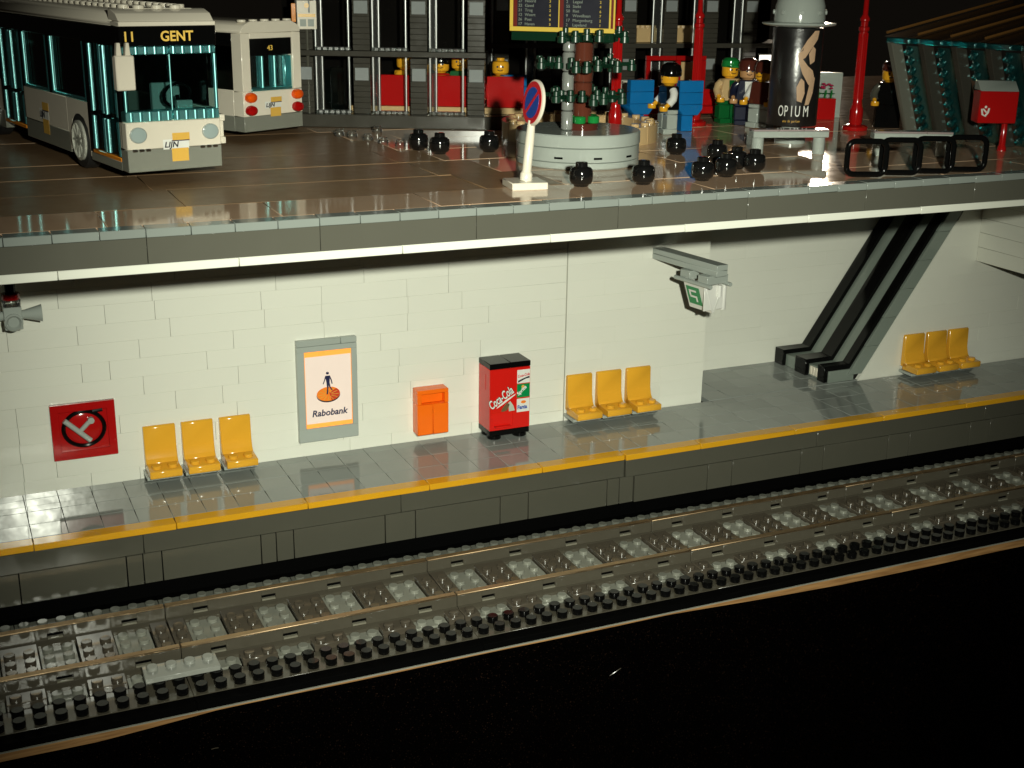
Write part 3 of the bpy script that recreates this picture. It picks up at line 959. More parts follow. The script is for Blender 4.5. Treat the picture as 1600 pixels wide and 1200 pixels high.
def make_bus(label, loc, rz, front_txt, rear_txt, zk):
    t = thing('city_bus', label, 'bus', loc, rz, 'toy city buses')
    t.scale = (1, 1, zk)
    h = BW / 2
    # skirt
    MB().box(-h, h, 0, 1.0, 0.8, 2.1, 0.04).box(-h, -h + 0.6, 1.01, 5.9, 0.8, 1.3, 0.02).box(-h, -h + 0.6, 9.5, 18.2, 0.8, 2.1, 0.03).box(-h, -h + 0.6, 23.1, BL - 1, 0.8, 2.1, 0.03).box(h - 0.6, h, 1.01, 5.9, 0.8, 2.1, 0.03).box(h - 0.6, h, 9.5, BL - 1, 0.8, 2.1, 0.03).box(-h, h, BL - 0.99, BL, 0.8, 2.1, 0.04).build('skirt', BUSGREY, t)
    MB().box(-h + 0.61, h - 0.61, 1.02, BL - 1.01, 1.2, 1.9, 0).build('floor', BLACK, t)
    # body: bumper, flank panels, pillars, roof
    MB().box(-h, h, 0.0, 1.0, 2.11, 3.7, 0.05).build('bumper', CREAM, t)
    fl = MB()
    fl.box(-h, -h + 0.5, 9.7, 18.2, 2.11, 4.3, 0.03).box(-h, -h + 0.5, 23.1, BL - 1, 2.11, 4.3, 0.03)
    fl.prism([(1.0 + 4.9, 1.0), (1.0 + 4.9, 4.3), (9.69, 4.3), (9.69, 1.0), (9.4, 1.0), (9.3, 2.0), (8.9, 2.95), (8.2, 3.4), (7.5, 3.45), (6.8, 3.25), (6.25, 2.7), (6.05, 2.0), (6.02, 1.0)], -h + 0.002, -h + 0.5, 'X')
    fl.box(h - 0.5, h, 1.01, BL - 1, 2.11, 4.3, 0.03)
    fl.build('flank_panel', CREAM, t)
    for q in ((-h, -h + 0.45, 5.5, 6.0, 1.31, 8.0), (-h, -h + 0.45, 0.62, 1.02, 2.0, 8.0), (-h + 0.01, -h + 0.4, 12.4, 12.8, 4.31, 8.0), (-h, -h + 0.4, 18.0, 18.3, 2.1, 8), (-h, -h + 0.4, 23.0, 23.4, 2.1, 8), (h - 0.4, h, 6, 6.5, 4.3, 8), (h - 0.4, h, 16, 16.5, 4.3, 8)):
        MB().box(*q, 0.02).build('window_pillar', BLACK, t)
    MB().box(-h, -h + 0.5, 0.45, BL - 1.0, 8.0, 9.05, 0.04).box(h - 0.5, h, 0.45, BL - 1.0, 8.0, 9.05, 0.04).build('window_band', BLACK, t)
    MB().box(-h, h, 0.0, 0.44, 8.0, 9.1, 0.03).build('destination_panel', BLACK, t)
    rf = MB()
    rf.prism([(-h, 9.1), (h, 9.1), (h, 9.35), (h - 0.25, 9.75), (h - 0.8, 10.05), (-h + 0.8, 10.05), (-h + 0.25, 9.75), (-h, 9.35)], 1.2, BL, 'Y', 0.03)
    rf.box(-h, h, -0.02, 1.6, 9.105, 9.36, 0.03)
    rf.prism([(0.05, 9.37), (1.6, 9.37), (1.6, 10.04), (1.2, 10.02), (0.5, 9.8)], -h + 0.05, h - 0.05, 'X', 0.03)
    rf = rf.build('roof', CREAM, t)
    sr = MB()
    for i in range(28 if zk > 0.85 else 0):
        for sx in (-1, 1):
            sr.stud(sx * (h - 1.1), 2.2 + i, 10.05, 10)
    for i in range(3):
        sr.stud(-1.0 + i, 1.4, 10.03, 10)
    for i in range(5):
        sr.stud(-2.0 + i, BL - 0.6, 10.0, 10)
    sr.build('roof_studs', CREAM, rf)['kind'] = 'stuff'
    # windscreen
    g = MB().box(-h + 0.06, -0.02, 0.12, 0.24, 4.31, 7.5, 0.02).box(0.02, h - 0.06, 0.12, 0.24, 4.31, 7.5, 0.02).build('windscreen', TDARK, t)
    MB().box(-h + 0.02, -0.01, 0.02, 0.9, 3.71, 4.3, 0.05).box(0.01, h - 0.02, 0.02, 0.9, 3.71, 4.3, 0.05).build('dash_strip', TTEAL, t)
    for zz_, hh_ in ((3.74, 0.52), (7.55, 0.4)):
        gp_ = MB()
        for i in range(10):
            gp_.lathe([(0.16, 0), (0.16, hh_)], -h + 0.35 + i * (2 * h - 0.7) / 9, 0.14, zz_, 14)
        gp_.build('moulded_ribs', TTEAL, t)['kind'] = 'stuff'
    ts = MB()
    for i in range(5):
        ts.lathe([(0.3, 0), (0.3, 0.2)], -2.1 + 1.05 * i, 0.45, 3.66, 12)
    ts.build('bumper_studs', CREAM, t)
    MB().box(-h + 0.05, -0.01, 0.03, 0.8, 7.52, 7.98, 0.05).box(0.01, h - 0.05, 0.03, 0.8, 7.52, 7.98, 0.05).build('top_strip', TTEAL, t)
    for px_, pr_ in ((-h + 0.12, 0.1), (h - 0.12, 0.1), (0, 0.05)):
        MB().lathe([(pr_, 4.3), (pr_, 7.5)], px_, 0.10, 0, 16).build('screen_pillar', TTEAL, t)
    # doors: four clear leaves each with a tall and a short pane
    for (a, b) in ((1.03, 5.49), (18.31, 22.99)):
        w = (b - a) / 2
        for i in range(2):
            y0 = a + i * w + 0.12
            d = MB().box(-h + 0.12, -h + 0.30, y0, y0 + w - 0.24, 1.55, 7.95, 0.03).build('door', TDARK, t)
            MB().lathe([(0.13, 0), (0.13, 4.0)], -h + 0.1, y0 + 0.1, 3.9, 16).lathe([(0.13, 0), (0.13, 4.0)], -h + 0.1, y0 + w - 0.36, 3.9, 16).lathe([(0.13, 0), (0.13, 2.0)], -h + 0.1, y0 + 0.1, 1.6, 16).lathe([(0.13, 0), (0.13, 2.0)], -h + 0.1, y0 + w - 0.36, 1.6, 16).build('door_post', TTEAL, d)
        MB().box(-h - 0.02, -h + 0.6, a, b, 1.305, 1.54, 0.03).build('door_step', ORANGE, t)
    # side windows
    for (a, b) in ((6.02, 12.38), (12.82, 17.98), (23.42, BL - 1.0)):
        wdw = MB().box(-h + 0.16, -h + 0.28, a, b, 4.32, 7.98, 0.02).build('window', TDARK, t)
        MB().lathe([(0.12, 0), (0.12, 3.6)], -h + 0.12, a + 0.2, 4.35, 16).lathe([(0.12, 0), (0.12, 3.6)], -h + 0.12, b - 0.2, 4.35, 16).box(-h + 0.03, -h + 0.3, a + 0.1, b - 0.1, 4.31, 4.5, 0.04).build('window_post', TTEAL, wdw)
    MB().box(h - 0.28, h - 0.16, 1.0, BL - 1, 4.32, 7.98, 0.02).build('window', TDARK, t)
    # headlights, mirrors, number bolts
    for sx in (-1, 1):
        hl = MB().lathe([(0.30, 0.0), (0.42, -0.02), (0.44, -0.08), (0.40, -0.13), (0.2, -0.16), (0.0, -0.17)], sx * (h - 0.62), 0, 2.95, 20, 'Y').build('headlight', mat('headlight_lens', (0.45, 0.55, 0.54), 0.08, trans=0.3, srgb=False), t)
        MB().lathe([(0.47, 0.0), (0.47, -0.07), (0.43, -0.1)], sx * (h - 0.62), 0, 2.95, 20, 'Y').build('lamp_ring', LGREY, hl)
        ct = MB()
        for i in range(3):
            ct.box(sx * (h - 0.75) - 0.5 + 0.36 * i, sx * (h - 0.75) - 0.22 + 0.36 * i, -0.12, 0.05, 1.98, 2.16, 0.03)
        ct.build('lamp_clip', CHROME, t)
    mr = MB().box(-h - 0.55, -h + 0.45, -0.75, -0.25, 5.6, 7.55, 0.06).build('mirror', CREAM, t)
    MB().prism([(-h - 0.45, 7.5), (-h - 0.15, 7.5), (-h - 0.2, 8.25), (-h - 0.38, 8.25)], -0.65, -0.35, 'Y', 0.03).prism([(-h + 0.02, 7.5), (-h + 0.32, 7.5), (-h + 0.26, 8.25), (-h + 0.1, 8.25)], -0.65, -0.35, 'Y', 0.03).box(-h - 0.1, -h + 0.2, -0.26, 0.02, 7.1, 7.4, 0.02).build('mirror_arm', CREAM, mr)
    MB().box(h + 0.01, h + 0.30, 0.05, 0.75, 2.15, 2.55, 0.03).box(h + 0.01, h + 0.22, 0.1, 0.7, 2.55, 3.5, 0.03).box(h + 0.01, h + 0.30, 0.05, 0.75, 3.5, 3.9, 0.03).build('side_marker', CREAM, t)
    # wheels
    for wy in (7.7, 25.5):
        for sx in (-1, 1):
            wh = MB().lathe([(1.15, -0.42), (1.5, -0.42), (1.6, -0.3), (1.6, 0.3), (1.5, 0.42), (1.15, 0.42)], 0, 0, 0, 28, 'X').build('wheel', mat('tyre_rubber', (0.012, 0.012, 0.012), 0.6, srgb=False), t, (sx * (h - 0.42), wy, 1.605 / zk))
            wh.scale = (1, 1, 1 / zk)
            rim = MB().lathe([(0, -0.1), (1.14, -0.1), (1.14, 0.40), (1.0, 0.44), (0.95, 0.33), (0.35, 0.31), (0.3, 0.38), (0.0, 0.40)], sx * 0.15, 0, 0, 24, 'X', Matrix.Rotation(0 if sx > 0 else math.pi, 3, 'Z'))
            for k in range(9):
                a = 2 * math.pi * k / 9
                rim.tube([(sx * 0.48, 0.3 * math.cos(a), 0.3 * math.sin(a)), (sx * 0.5, 1.0 * math.cos(a), 1.0 * math.sin(a))], 0.07, 6)
            rim.build('rim', mat('rim_grey', (0.36, 0.36, 0.31), 0.25, srgb=False), wh)
    # inside: seats, steering wheel
    for i, sy in enumerate((8.5, 11.5, 14.5, 25, 27.5)):
        se = MB().box(-h + 0.9, -h + 2.3, sy, sy + 0.35, 3.2, 5.6, 0.05).box(-h + 0.9, -h + 2.3, sy - 1.2, sy, 3.0, 3.3, 0.05).box(-h + 1.3, -h + 1.9, sy - 0.9, sy, 1.9, 3.0, 0)
        se.build('passenger_seat', mat('olive_plastic', (0.10, 0.10, 0.012), 0.2, srgb=False), t)
    MB().box(0.1, 1.7, 3.2, 3.6, 3.2, 5.6, 0.06).box(0.1, 1.7, 2.0, 3.2, 3.0, 3.3, 0.05).box(0.5, 1.3, 2.2, 3.0, 1.9, 3.0, 0).build('driver_seat', LGREY, t)
    MB().tube([(0.9 + 0.75 * math.cos(a), 1.6 - 0.25 * math.sin(a), 5.0 + 0.72 * math.sin(a)) for a in [2 * math.pi * i / 18 for i in range(18)]], 0.1, 6, True).tube([(0.9, 1.3, 3.5), (0.9, 1.6, 5.0)], 0.12, 6).build('steering_wheel', BLACK, t)
    MB().box(0.6, 1.5, 0.92, 1.3, 4.0, 4.75, 0.05).box(0.55, 1.6, 0.95, 1.3, 1.9, 3.98, 0.0).build('dashboard', LGREY, t)
    # rear
    re = MB().box(-h, h, BL - 0.99, BL, 2.11, 4.2, 0.04).box(-h, -h + 0.75, BL - 0.99, BL, 4.21, 9.09, 0.04).box(h - 0.75, h, BL - 0.99, BL, 4.21, 9.09, 0.04).box(-h + 0.76, h - 0.76, BL - 0.98, BL - 0.02, 8.62, 9.09, 0.03)
    re.build('rear_wall', CREAM, t)
    MB().box(-h + 0.76, h - 0.76, BL - 0.6, BL - 0.1, 7.2, 8.6, 0.02).build('rear_panel', BLACK, t)
    rw = MB().box(-h + 0.78, h - 0.78, BL - 0.5, BL - 0.4, 4.3, 7.18, 0.02).build('rear_window', TDARK, t)
    MB().lathe([(0.1, 4.3), (0.1, 7.1)], 0.6, BL - 0.35, 0, 16).lathe([(0.1, 4.3), (0.1, 7.1)], -0.5, BL - 0.35, 0, 16).box(-h + 0.8, h - 0.8, BL - 0.45, BL - 0.05, 4.21, 4.45, 0.04).box(-h + 0.8, -h + 1.4, BL - 0.4, BL - 0.1, 4.45, 7.1, 0.04).build('window_post', TTEAL, rw)
    for sx in (-1, 1):
        for zz, mt in ((3.72, mat('clear_orange_lamp', (0.9, 0.10, 0.005), 0.1, trans=0.1, srgb=False)), (2.62, mat('clear_red_lamp', (0.4, 0.004, 0.004), 0.1, trans=0.1, srgb=False))):
            MB().lathe([(0.44, 0), (0.46, 0.12), (0.40, 0.3), (0.2, 0.42), (0, 0.45)], sx * (h - 0.55), BL, zz, 18, 'Y').build('tail_light', mt, t)
    logo(t, 0.1, -0.004, 1.35, 'F', 1.0)
    logo(t, 0.0, BL + 0.004, 2.0, 'R', 1.0)
    logo(t, -h - 0.004, 14.2, 1.5, 'L', 1.25)
    text_part('lettering', front_txt[0], 0.78, AMBER, t, (-h + 0.15, -0.012, 8.27), bold=0.012, wide=0.9)
    text_part('lettering', front_txt[1], 0.80, AMBER, t, (-0.45, -0.012, 8.27), bold=0.016, wide=0.86)
    text_part('lettering', rear_txt, 0.62, AMBER, t, (0.05, BL - 0.085, 7.6), rz=math.pi, align='CENTER', wide=0.8)
    return t


make_bus('cream and grey toy city bus with destination GENT and route 11, nearest the camera', (2.72, 7.3, ZS), R(11.5), ('11', 'GENT'), '11', 0.9)
make_bus('second toy city bus seen from behind, showing number 43 and orange tail lights', (-2.2, 51.6, ZS), R(208), ('43', 'GENT'), '43', 0.77)

# ------------------------------------------------------------------ bollards (black toy heads)
hb = MB().lathe([(0.36, 0.0), (0.40, 0.03), (0.42, 0.10), (0.55, 0.16), (0.62, 0.28), (0.64, 0.45), (0.64, 0.72), (0.61, 0.92), (0.52, 1.03), (0.36, 1.07), (0.34, 1.08), (0.33, 1.30), (0.28, 1.33)], seg=24).mesh('bollard')
hb.materials.append(BOLL)
BOL = [(19.67, 15.8, 'farthest left, beside the paving studs'), (20.3, 13.6, 'second from the left in front of the glass building'), (23.67, 13.5, 'just left of the no parking sign'), (23.0, -0.9, 'at the deck edge in front of the round planter'), (26.6, -1.4, 'at the deck edge right of the planter'),
       (34.7, 8.6, 'by the feet of the man in the black vest'), (30.5, -1.3, 'front left of the cluster of five'), (35.5, 5.0, 'rear left of the cluster of five'), (32.6, -0.5, 'front middle of the cluster of five'), (34.9, 1.9, 'rear middle of the cluster of five'), (35.3, 0.6, 'right end of the cluster of five')]
for x, y, w in BOL:
    tag(link('bollard', hb, BOLL, None, (x, y, ZS), rnd.uniform(0, 3)), 'black round bollard, ' + w, 'bollard', 'black bollards on the street')

# ------------------------------------------------------------------ no parking sign
t = thing('road_sign', 'round no parking sign on a leaning white pole and square foot', 'road sign', (19.9, -0.3, ZS), R(-8))
MB().box(-1.0, 1.0, -1.0, 1.0, 0.004, 0.4, 0.04).build('foot_plate', CREAM, t)
MB().lathe([(0.34, 0.4), (0.34, 0.75), (0.28, 0.85), (0.25, 0.9), (0.25, 2.6), (0.2, 3.6)], 0, 0, 0, 16, 'Z', Matrix.Rotation(R(5), 3, 'Y')).build('pole', CREAM, t)
dsk = Matrix.Translation((0.42, 0, 4.5)) @ Matrix.Rotation(R(8), 4, 'Y') @ Matrix.Rotation(R(-82), 4, 'Z')
mt3 = dsk.to_3x3()
cx, cy, cz = dsk.translation
sd = MB().lathe([(0, 0.12), (1.15, 0.12), (1.22, 0.06), (1.22, -0.06), (1.15, -0.1), (0, -0.1)], cx, cy, cz, 32, 'Y', mt3).build('disc', CREAM, t)
MB().lathe([(0, -0.125), (1.12, -0.125), (1.12, -0.105), (0, -0.105)], cx, cy, cz, 32, 'Y', mt3).build('rim_print', REDINK, sd)
MB().lathe([(0, -0.14), (0.82, -0.14), (0.82, -0.127), (0, -0.127)], cx, cy, cz, 32, 'Y', mt3).build('blue_field', BLUEINK, sd)
MB().box(-0.09, 0.09, -0.155, -0.142, -0.85, 0.85, 0, mtx=dsk @ Matrix.Rotation(R(45), 4, 'Y')).build('slash', REDINK, sd)

# ------------------------------------------------------------------ round planter with tree and timetable
PX, PY = 27.1, 7.7
t = thing('round_planter', 'low round light grey planter in the middle of the street', 'planter', (PX, PY, ZS))
MB().lathe([(3.7, 0.004), (3.78, 0.08), (3.78, 0.38), (3.74, 0.4)], seg=56).build('lower_ring', LGREY, t)
MB().lathe([(3.72, 0.41), (3.78, 0.45), (3.78, 1.2), (3.74, 1.23)], seg=56).build('middle_ring', LGREY, t)
MB().lathe([(3.74, 1.24), (3.82, 1.3), (3.82, 1.95), (3.76, 2.02), (0, 2.02)], seg=56).build('top_ring', LGREY, t)
for k in range(10):
    a = R(-170 + 36 * k)
    MB().box(-0.26, 0.26, -0.01, 0.05, 0, 0.12, 0, mtx=Matrix.Translation((3.78 * math.cos(a), 3.78 * math.sin(a), 0.62)) @ Matrix.Rotation(a + math.pi / 2, 4, 'Z')).build('slot', GAP, t)
t = thing('toy_tree', 'plastic tree with brown round trunk and tiers of dark green leaf studs', 'tree', (PX + 0.1, PY - 0.3, ZS + 2.02))
MB().lathe([(1.0, 0), (1.0, 0.36), (0.96, 0.4)], seg=24).build('root_disc', BROWN, t)
for k in range(5):
    a = 2 * math.pi * k / 5 + 0.3
    MB().lathe([(0.32, 0.41), (0.36, 0.45), (0.36, 0.8), (0.3, 0.84)], 0.78 * math.cos(a), 0.78 * math.sin(a), 0, 12).build('leaf_tuft', BGREEN, t)
for k in range(5):
    MB().lathe([(0.5, 0.42 + 1.2 * k), (0.56, 0.48 + 1.2 * k), (0.56, 1.52 + 1.2 * k), (0.48, 1.6 + 1.2 * k)], seg=18).build('trunk', mat('clear_brown_plastic', (0.13, 0.035, 0.02), 0.08, trans=0.2, srgb=False), t)
for lv, (zz, rr) in enumerate(((2.0, 2.6), (3.85, 2.9), (5.55, 2.5))):
    br = MB()
    for k in range(7):
        a = 2 * math.pi * k / 7 + lv * 0.5
        br.tube([(0.5 * math.cos(a), 0.5 * math.sin(a), zz), (rr * math.cos(a), rr * math.sin(a), zz + 0.05)], 0.14, 6)
    br = br.build('branch_tier', DGREEN, t)
    for k in range(7):
        a = 2 * math.pi * k / 7 + lv * 0.5
        for q, (ra, da) in enumerate(((1.0, 0), (0.7, 0.24), (0.62, -0.26))):
            x_, y_ = rr * ra * math.cos(a + da), rr * ra * math.sin(a + da)
            zz_ = zz + rnd.uniform(-.12, .12)
            MB().lathe([(0.22, zz_ - 0.32), (0.28, zz_ - 0.28), (0.28, zz_ + 0.05), (0.19, zz_ + 0.09), (0.19, zz_ + 0.34), (0.15, zz_ + 0.38)], x_, y_, 0, 14).build('leaf', LEAFG, br)
t = thing('timetable_board', 'black bus timetable board with yellow frame on a pale post above the planter', 'timetable', (PX - 1.55, PY - 0.6, ZS + 2.02), R(-39))
for k in range(5):
    MB().lathe([(0.3, 0.02 + 1.15 * k), (0.36, 0.08 + 1.15 * k), (0.36, 1.05 + 1.15 * k), (0.3, 1.13 + 1.15 * k)], 0.35, 0.4, 0, 14).build('post', mat('pale_post_grey', (0.20, 0.21, 0.195), 0.12, srgb=False), t)
MB().box(-3.1, 3.1, 0.0, 0.7, 5.2, 5.72, 0.03).build('base_plate', DGREEN, t)
MB().box(-3.15, 3.1, 0.06, 0.4, 5.73, 11.0, 0.02).build('panel', INK, t)
fr = MB().box(-3.2, 3.15, -0.03, 0.05, 5.74, 6.0, 0.01).box(-3.2, -3.0, -0.025, 0.05, 6.0, 11.0, 0).box(3.05, 3.15, -0.025, 0.05, 6.0, 11.0, 0).box(2.8, 2.9, -0.025, 0.05, 6.0, 11.0, 0).box(-0.24, -0.18, -0.02, 0.05, 6.0, 11.0, 0)
fr.build('yellow_frame', mat('timetable_yellow', (0.60, 0.42, 0.06), 0.3, srgb=False), t)
MB().box(-2.99, -2.76, -0.01, 0.052, 6.0, 11, 0).box(-0.17, 0.06, -0.01, 0.052, 6.0, 11, 0).box(2.91, 3.04, -0.01, 0.052, 6.0, 11, 0).build('maroon_column', MAROON, t)
rowsL = [('17', 'Haven'), ('26', 'Post'), ('12', 'Weert'), ('21', 'Trog'), ('22', 'Gavel'), ('27', 'Noord')]
rowsR = [('2', 'Lapeland'), ('17', 'Morgenburg'), ('9', 'Wevelbaan'), ('50', 'Riet'), ('55', 'Stekt'), ('2', 'Legaal')]
for k in range(6):
    zz = 6.08 + 0.262 * k
    text_part('lettering', rowsL[k][0], 0.24, BOARDTXT, t, (-2.7, 0.04, zz), depth=0.02)
    text_part('lettering', rowsL[k][1], 0.24, BOARDTXT, t, (-2.3, 0.04, zz), depth=0.02)
    text_part('lettering', rowsR[k][0], 0.24, BOARDTXT, t, (0.2, 0.04, zz), depth=0.02)
    text_part('lettering', rowsR[k][1], 0.24, BOARDTXT, t, (0.6, 0.04, zz), depth=0.02)
    text_part('lettering', str(rnd.randint(1, 9)), 0.22, mat('timetable_yellow', (0.6, 0.42, 0.06)), t, (-0.82, 0.04, zz), depth=0.02)
    text_part('lettering', str(rnd.randint(1, 9)), 0.22, mat('timetable_yellow', (0.6, 0.42, 0.06)), t, (2.2, 0.04, zz), depth=0.02)
    text_part('lettering', ':', 0.26, ORINK, t, (-2.92, 0.04, zz), depth=0.02)
    text_part('lettering', ':', 0.26, ORINK, t, (-0.1, 0.04, zz), depth=0.02)

# tan curved flower bed behind the planter
t = thing('curved_flower_bed', 'tan brick ring of a flower bed behind the round planter', 'flower bed', (32.6, 18.2, ZS))
for k in range(12):
    a0, a1 = 2 * math.pi * k / 12 + 0.008, 2 * math.pi * (k + 1) / 12 - 0.008
    n_ = 6
    poly = [(5.5 * math.cos(a0 + (a1 - a0) * i / n_), 5.5 * math.sin(a0 + (a1 - a0) * i / n_)) for i in range(n_ + 1)] + [(4.3 * math.cos(a1 - (a1 - a0) * i / n_), 4.3 * math.sin(a1 - (a1 - a0) * i / n_)) for i in range(n_ + 1)]
    p = MB().prism(poly, 0.004, 1.2, 'Z')
    for i in range(2):
        am = a0 + (a1 - a0) * (0.25 + 0.5 * i)
        p.stud(4.9 * math.cos(am), 4.9 * math.sin(am), 1.2)
    p.build('curved_brick', TAN, t)
MB().lathe([(4.28, 0.004), (4.28, 0.5), (0, 0.5)], seg=32).build('soil', BROWN, t)

# ------------------------------------------------------------------ street lamps
def lamp(x, y, w):
    t = thing('street_lamp', 'tall red street lamp ' + w, 'street lamp', (x, y, ZS), 0, 'red street lamps')
    MB().lathe([(0.92, 0.004), (0.95, 0.1), (0.95, 0.28), (0.8, 0.36), (0.55, 0.42)], seg=20).build('base', RED, t)
    MB().lathe([(0.45, 0.42), (0.5, 0.6), (0.5, 1.5), (0.38, 1.9), (0.34, 2.2), (0.31, 7.2), (0.40, 7.3), (0.40, 7.5), (0.28, 7.6), (0.28, 7.9), (0.36, 8.0), (0.36, 8.15), (0.2, 8.4), (0.14, 12.2), (0.3, 12.3)], seg=16).build('post', RED, t)
    rb = MB()
    for k in range(6):
        a = 2 * math.pi * k / 6
        rb.tube([(0.33 * math.cos(a), 0.33 * math.sin(a), 2.3), (0.31 * math.cos(a), 0.31 * math.sin(a), 7.1)], 0.06, 6)
    rb.build('rib', RED, t)
    MB().lathe([(0.3, 12.3), (0.6, 12.6), (0.7, 13.1), (0.5, 13.6), (0, 13.8)], seg=16).build('globe', CREAM, t)


lamp(54.9, 16.1, 'beside the metro shelter')
lamp(44.7, 22.6, 'behind the blue chairs')
lamp(35.6, 18.6, 'behind the toy tree')

# ------------------------------------------------------------------ advertising column
t = thing('advertising_column', 'black advertising column with OPIUM poster under a grey dome', 'advertising column', (45.6, 11.4, ZS))
MB().lathe([(1.05, 0.004), (1.05, 0.3), (0.7, 0.7), (0.62, 1.25)], seg=24).build('foot', LGREY, t)
dr = MB().lathe([(1.68, 1.26), (1.7, 1.3), (1.7, 7.7), (1.68, 7.74)], seg=48).build('drum', mat('poster_black_gloss', (0.008, 0.007, 0.007), 0.31, bump=0.05, spec=1.0, scale=3.0, srgb=False), t)


def curve_patch(name, pts, material, dz=1.705):
    # flat print wrapped round the drum: points are (angle in degrees, height)
    b = MB()
    n = len(pts)
    # close subdivision along the outline keeps the patch on the drum surface
    dense = []
    for i in range(n):
        a, c = pts[i], pts[(i + 1) % n]
        for q in range(4):
            dense.append((a[0] + (c[0] - a[0]) * q / 4, a[1] + (c[1] - a[1]) * q / 4))
    ca = sum(p[0] for p in dense) / len(dense)
    cz_ = sum(p[1] for p in dense) / len(dense)

    def on(p, r):
        return (r * math.cos(R(p[0])), r * math.sin(R(p[0])), p[1])
    v0 = b.bm.verts.new(on((ca, cz_), dz + 0.004))
    vs = [b.bm.verts.new(on(p, dz + 0.002)) for p in dense]
    mid = [b.bm.verts.new(on(((p[0] + ca) / 2, (p[1] + cz_) / 2), dz + 0.004)) for p in dense]
    for i in range(len(vs)):
        j = (i + 1) % len(vs)
        b.bm.faces.new((vs[i], vs[j], mid[j], mid[i]))
        b.bm.faces.new((mid[i], mid[j], v0))
    return b.build(name, material, dr)


# abstract figure of pale limbs; the side facing the camera is near -120 degrees
curve_patch('print', [(-122, 6.1), (-104, 7.0), (-86, 7.6), (-72, 7.6), (-76, 7.05), (-92, 6.45), (-106, 5.85), (-114, 5.7)], SKININK)
curve_patch('print', [(-123, 6.05), (-114, 5.85), (-98, 5.3), (-84, 5.0), (-76, 4.4), (-82, 3.8), (-94, 4.1), (-110, 4.8), (-119, 5.5)], SKININK)
curve_patch('print', [(-88, 4.8), (-75, 4.5), (-79, 3.5), (-88, 2.75), (-99, 2.7), (-95, 3.4), (-91, 4.0)], SKININK)
curve_patch('print', [(-121, 3.9), (-112, 4.5), (-104, 4.3), (-101, 3.5), (-107, 2.9), (-118, 3.0)], SKININK)
curve_patch('print', [(-98, 6.1), (-88, 6.6), (-80, 6.4), (-81, 5.6), (-93, 5.4)], SKININK)
for i, chx in enumerate('OPIUM'):
    a = R(-160 + 15 * i - (0 if i < 3 else 6) + (4 if i == 4 else 0))
    text_part('lettering', chx, 1.05, PAPER, dr, (1.712 * math.cos(a), 1.712 * math.sin(a), 1.95), rz=a + math.pi / 2, wide=0.52, depth=0.006)
for i, chx in enumerate('eau de parfum'):
    a = R(-147 + 2.9 * i)
    text_part('lettering', chx, 0.26, LOGOY, dr, (1.712 * math.cos(a), 1.712 * math.sin(a), 1.55), rz=a + math.pi / 2, shear=0.3, wide=0.6, depth=0.004)
MB().lathe([(1.2, 7.75), (2.4, 7.9), (2.5, 7.98), (2.48, 8.06), (1.9, 8.12)], seg=40).build('brim', LGREY, t)
dm_ = MB().lathe([(1.72, 8.13), (1.72, 8.4), (1.66, 9.2), (1.42, 10.0), (0.95, 10.6), (0.4, 10.9), (0, 10.95)], seg=36).build('dome', LGREY, t)
for k in range(8):
    a = 2 * math.pi * k / 8 + 0.25
    MB().lathe([(0.16, 0), (0.16, 0.12), (0.12, 0.15)], 1.66 * math.cos(a), 1.66 * math.sin(a), 8.75, 10, 'X', Matrix.Rotation(a, 3, 'Z')).build('dome_bolt', LGREY, dm_)

# ------------------------------------------------------------------ benches, cycle stands, post box
def bench(x, y, rz, w):
    t = thing('bench', 'pale grey bench with three seat tiles ' + w, 'bench', (x, y, ZS), rz, 'pale grey benches')
    MB().box(-2.55, 2.55, -0.5, 0.5, 1.1, 1.5, 0.03).build('seat', LGREY, t)
    for a, b in ((-2.55, -0.86), (-0.84, 0.84), (0.86, 2.55)):
        MB().box(a, b, -0.5, 0.5, 1.505, 1.62, 0.02).build('seat_tile', MAUVE, t)
    for sx in (-1, 1):
        MB().lathe([(0.38, 0.004), (0.40, 0.05), (0.40, 1.05), (0.36, 1.095)], sx * 2.08, 0, 0, 14).build('leg', LGREY, t)


bench(41.9, 6.5, R(-16), 'in front of the advertising column')
bench(49.0, 3.0, R(-24), 'behind the black cycle stands')
lo = MB()
pts = []
w2, h2, rr = 1.14, 0.95, 0.42
for (cx_, cz_, a0) in ((w2 - rr, h2 - rr, 0), (-w2 + rr, h2 - rr, 90), (-w2 + rr, -h2 + rr, 180), (w2 - rr, -h2 + rr, 270)):
    for k in range(5):
        a = R(a0 + 22.5 * k)
        pts.append((cx_ + rr * math.cos(a), 0, cz_ + rr * math.sin(a)))
lo = lo.tube(pts, 0.17, 10, True).mesh('cycle_stand')
lo.materials.append(BLACK)
for i, w in enumerate(('leftmost of four', 'second from left of four', 'third from left of four', 'rightmost of four')):
    tag(link('cycle_stand', lo, BLACK, None, (40.2 + 2.38 * i, -3.5 - 0.12 * i, ZS + 1.13), R(-22)), 'black rounded loop cycle stand, ' + w, 'cycle stand', 'black cycle stands at the deck edge')
t = thing('post_box', 'red post box with grey top and white horn emblem on a thin pole', 'post box', (56.3, 3.4, ZS), R(-26))
t.scale = (0.92, 0.92, 0.95)
MB().lathe([(0.34, 0.004), (0.3, 0.3), (0.24, 0.4), (0.22, 2.0)], 0.75, 0, 0, 12).build('pole', RED, t)
MB().box(-1.5, 1.25, -0.8, 0.8, 2.0, 4.2, 0.05).build('box', RED, t)
MB().prism([(-0.8, 4.21), (0.8, 4.21), (0.8, 4.85), (0.2, 4.85)], -1.5, 1.25, 'X', 0.03).build('lid', LGREY, t)
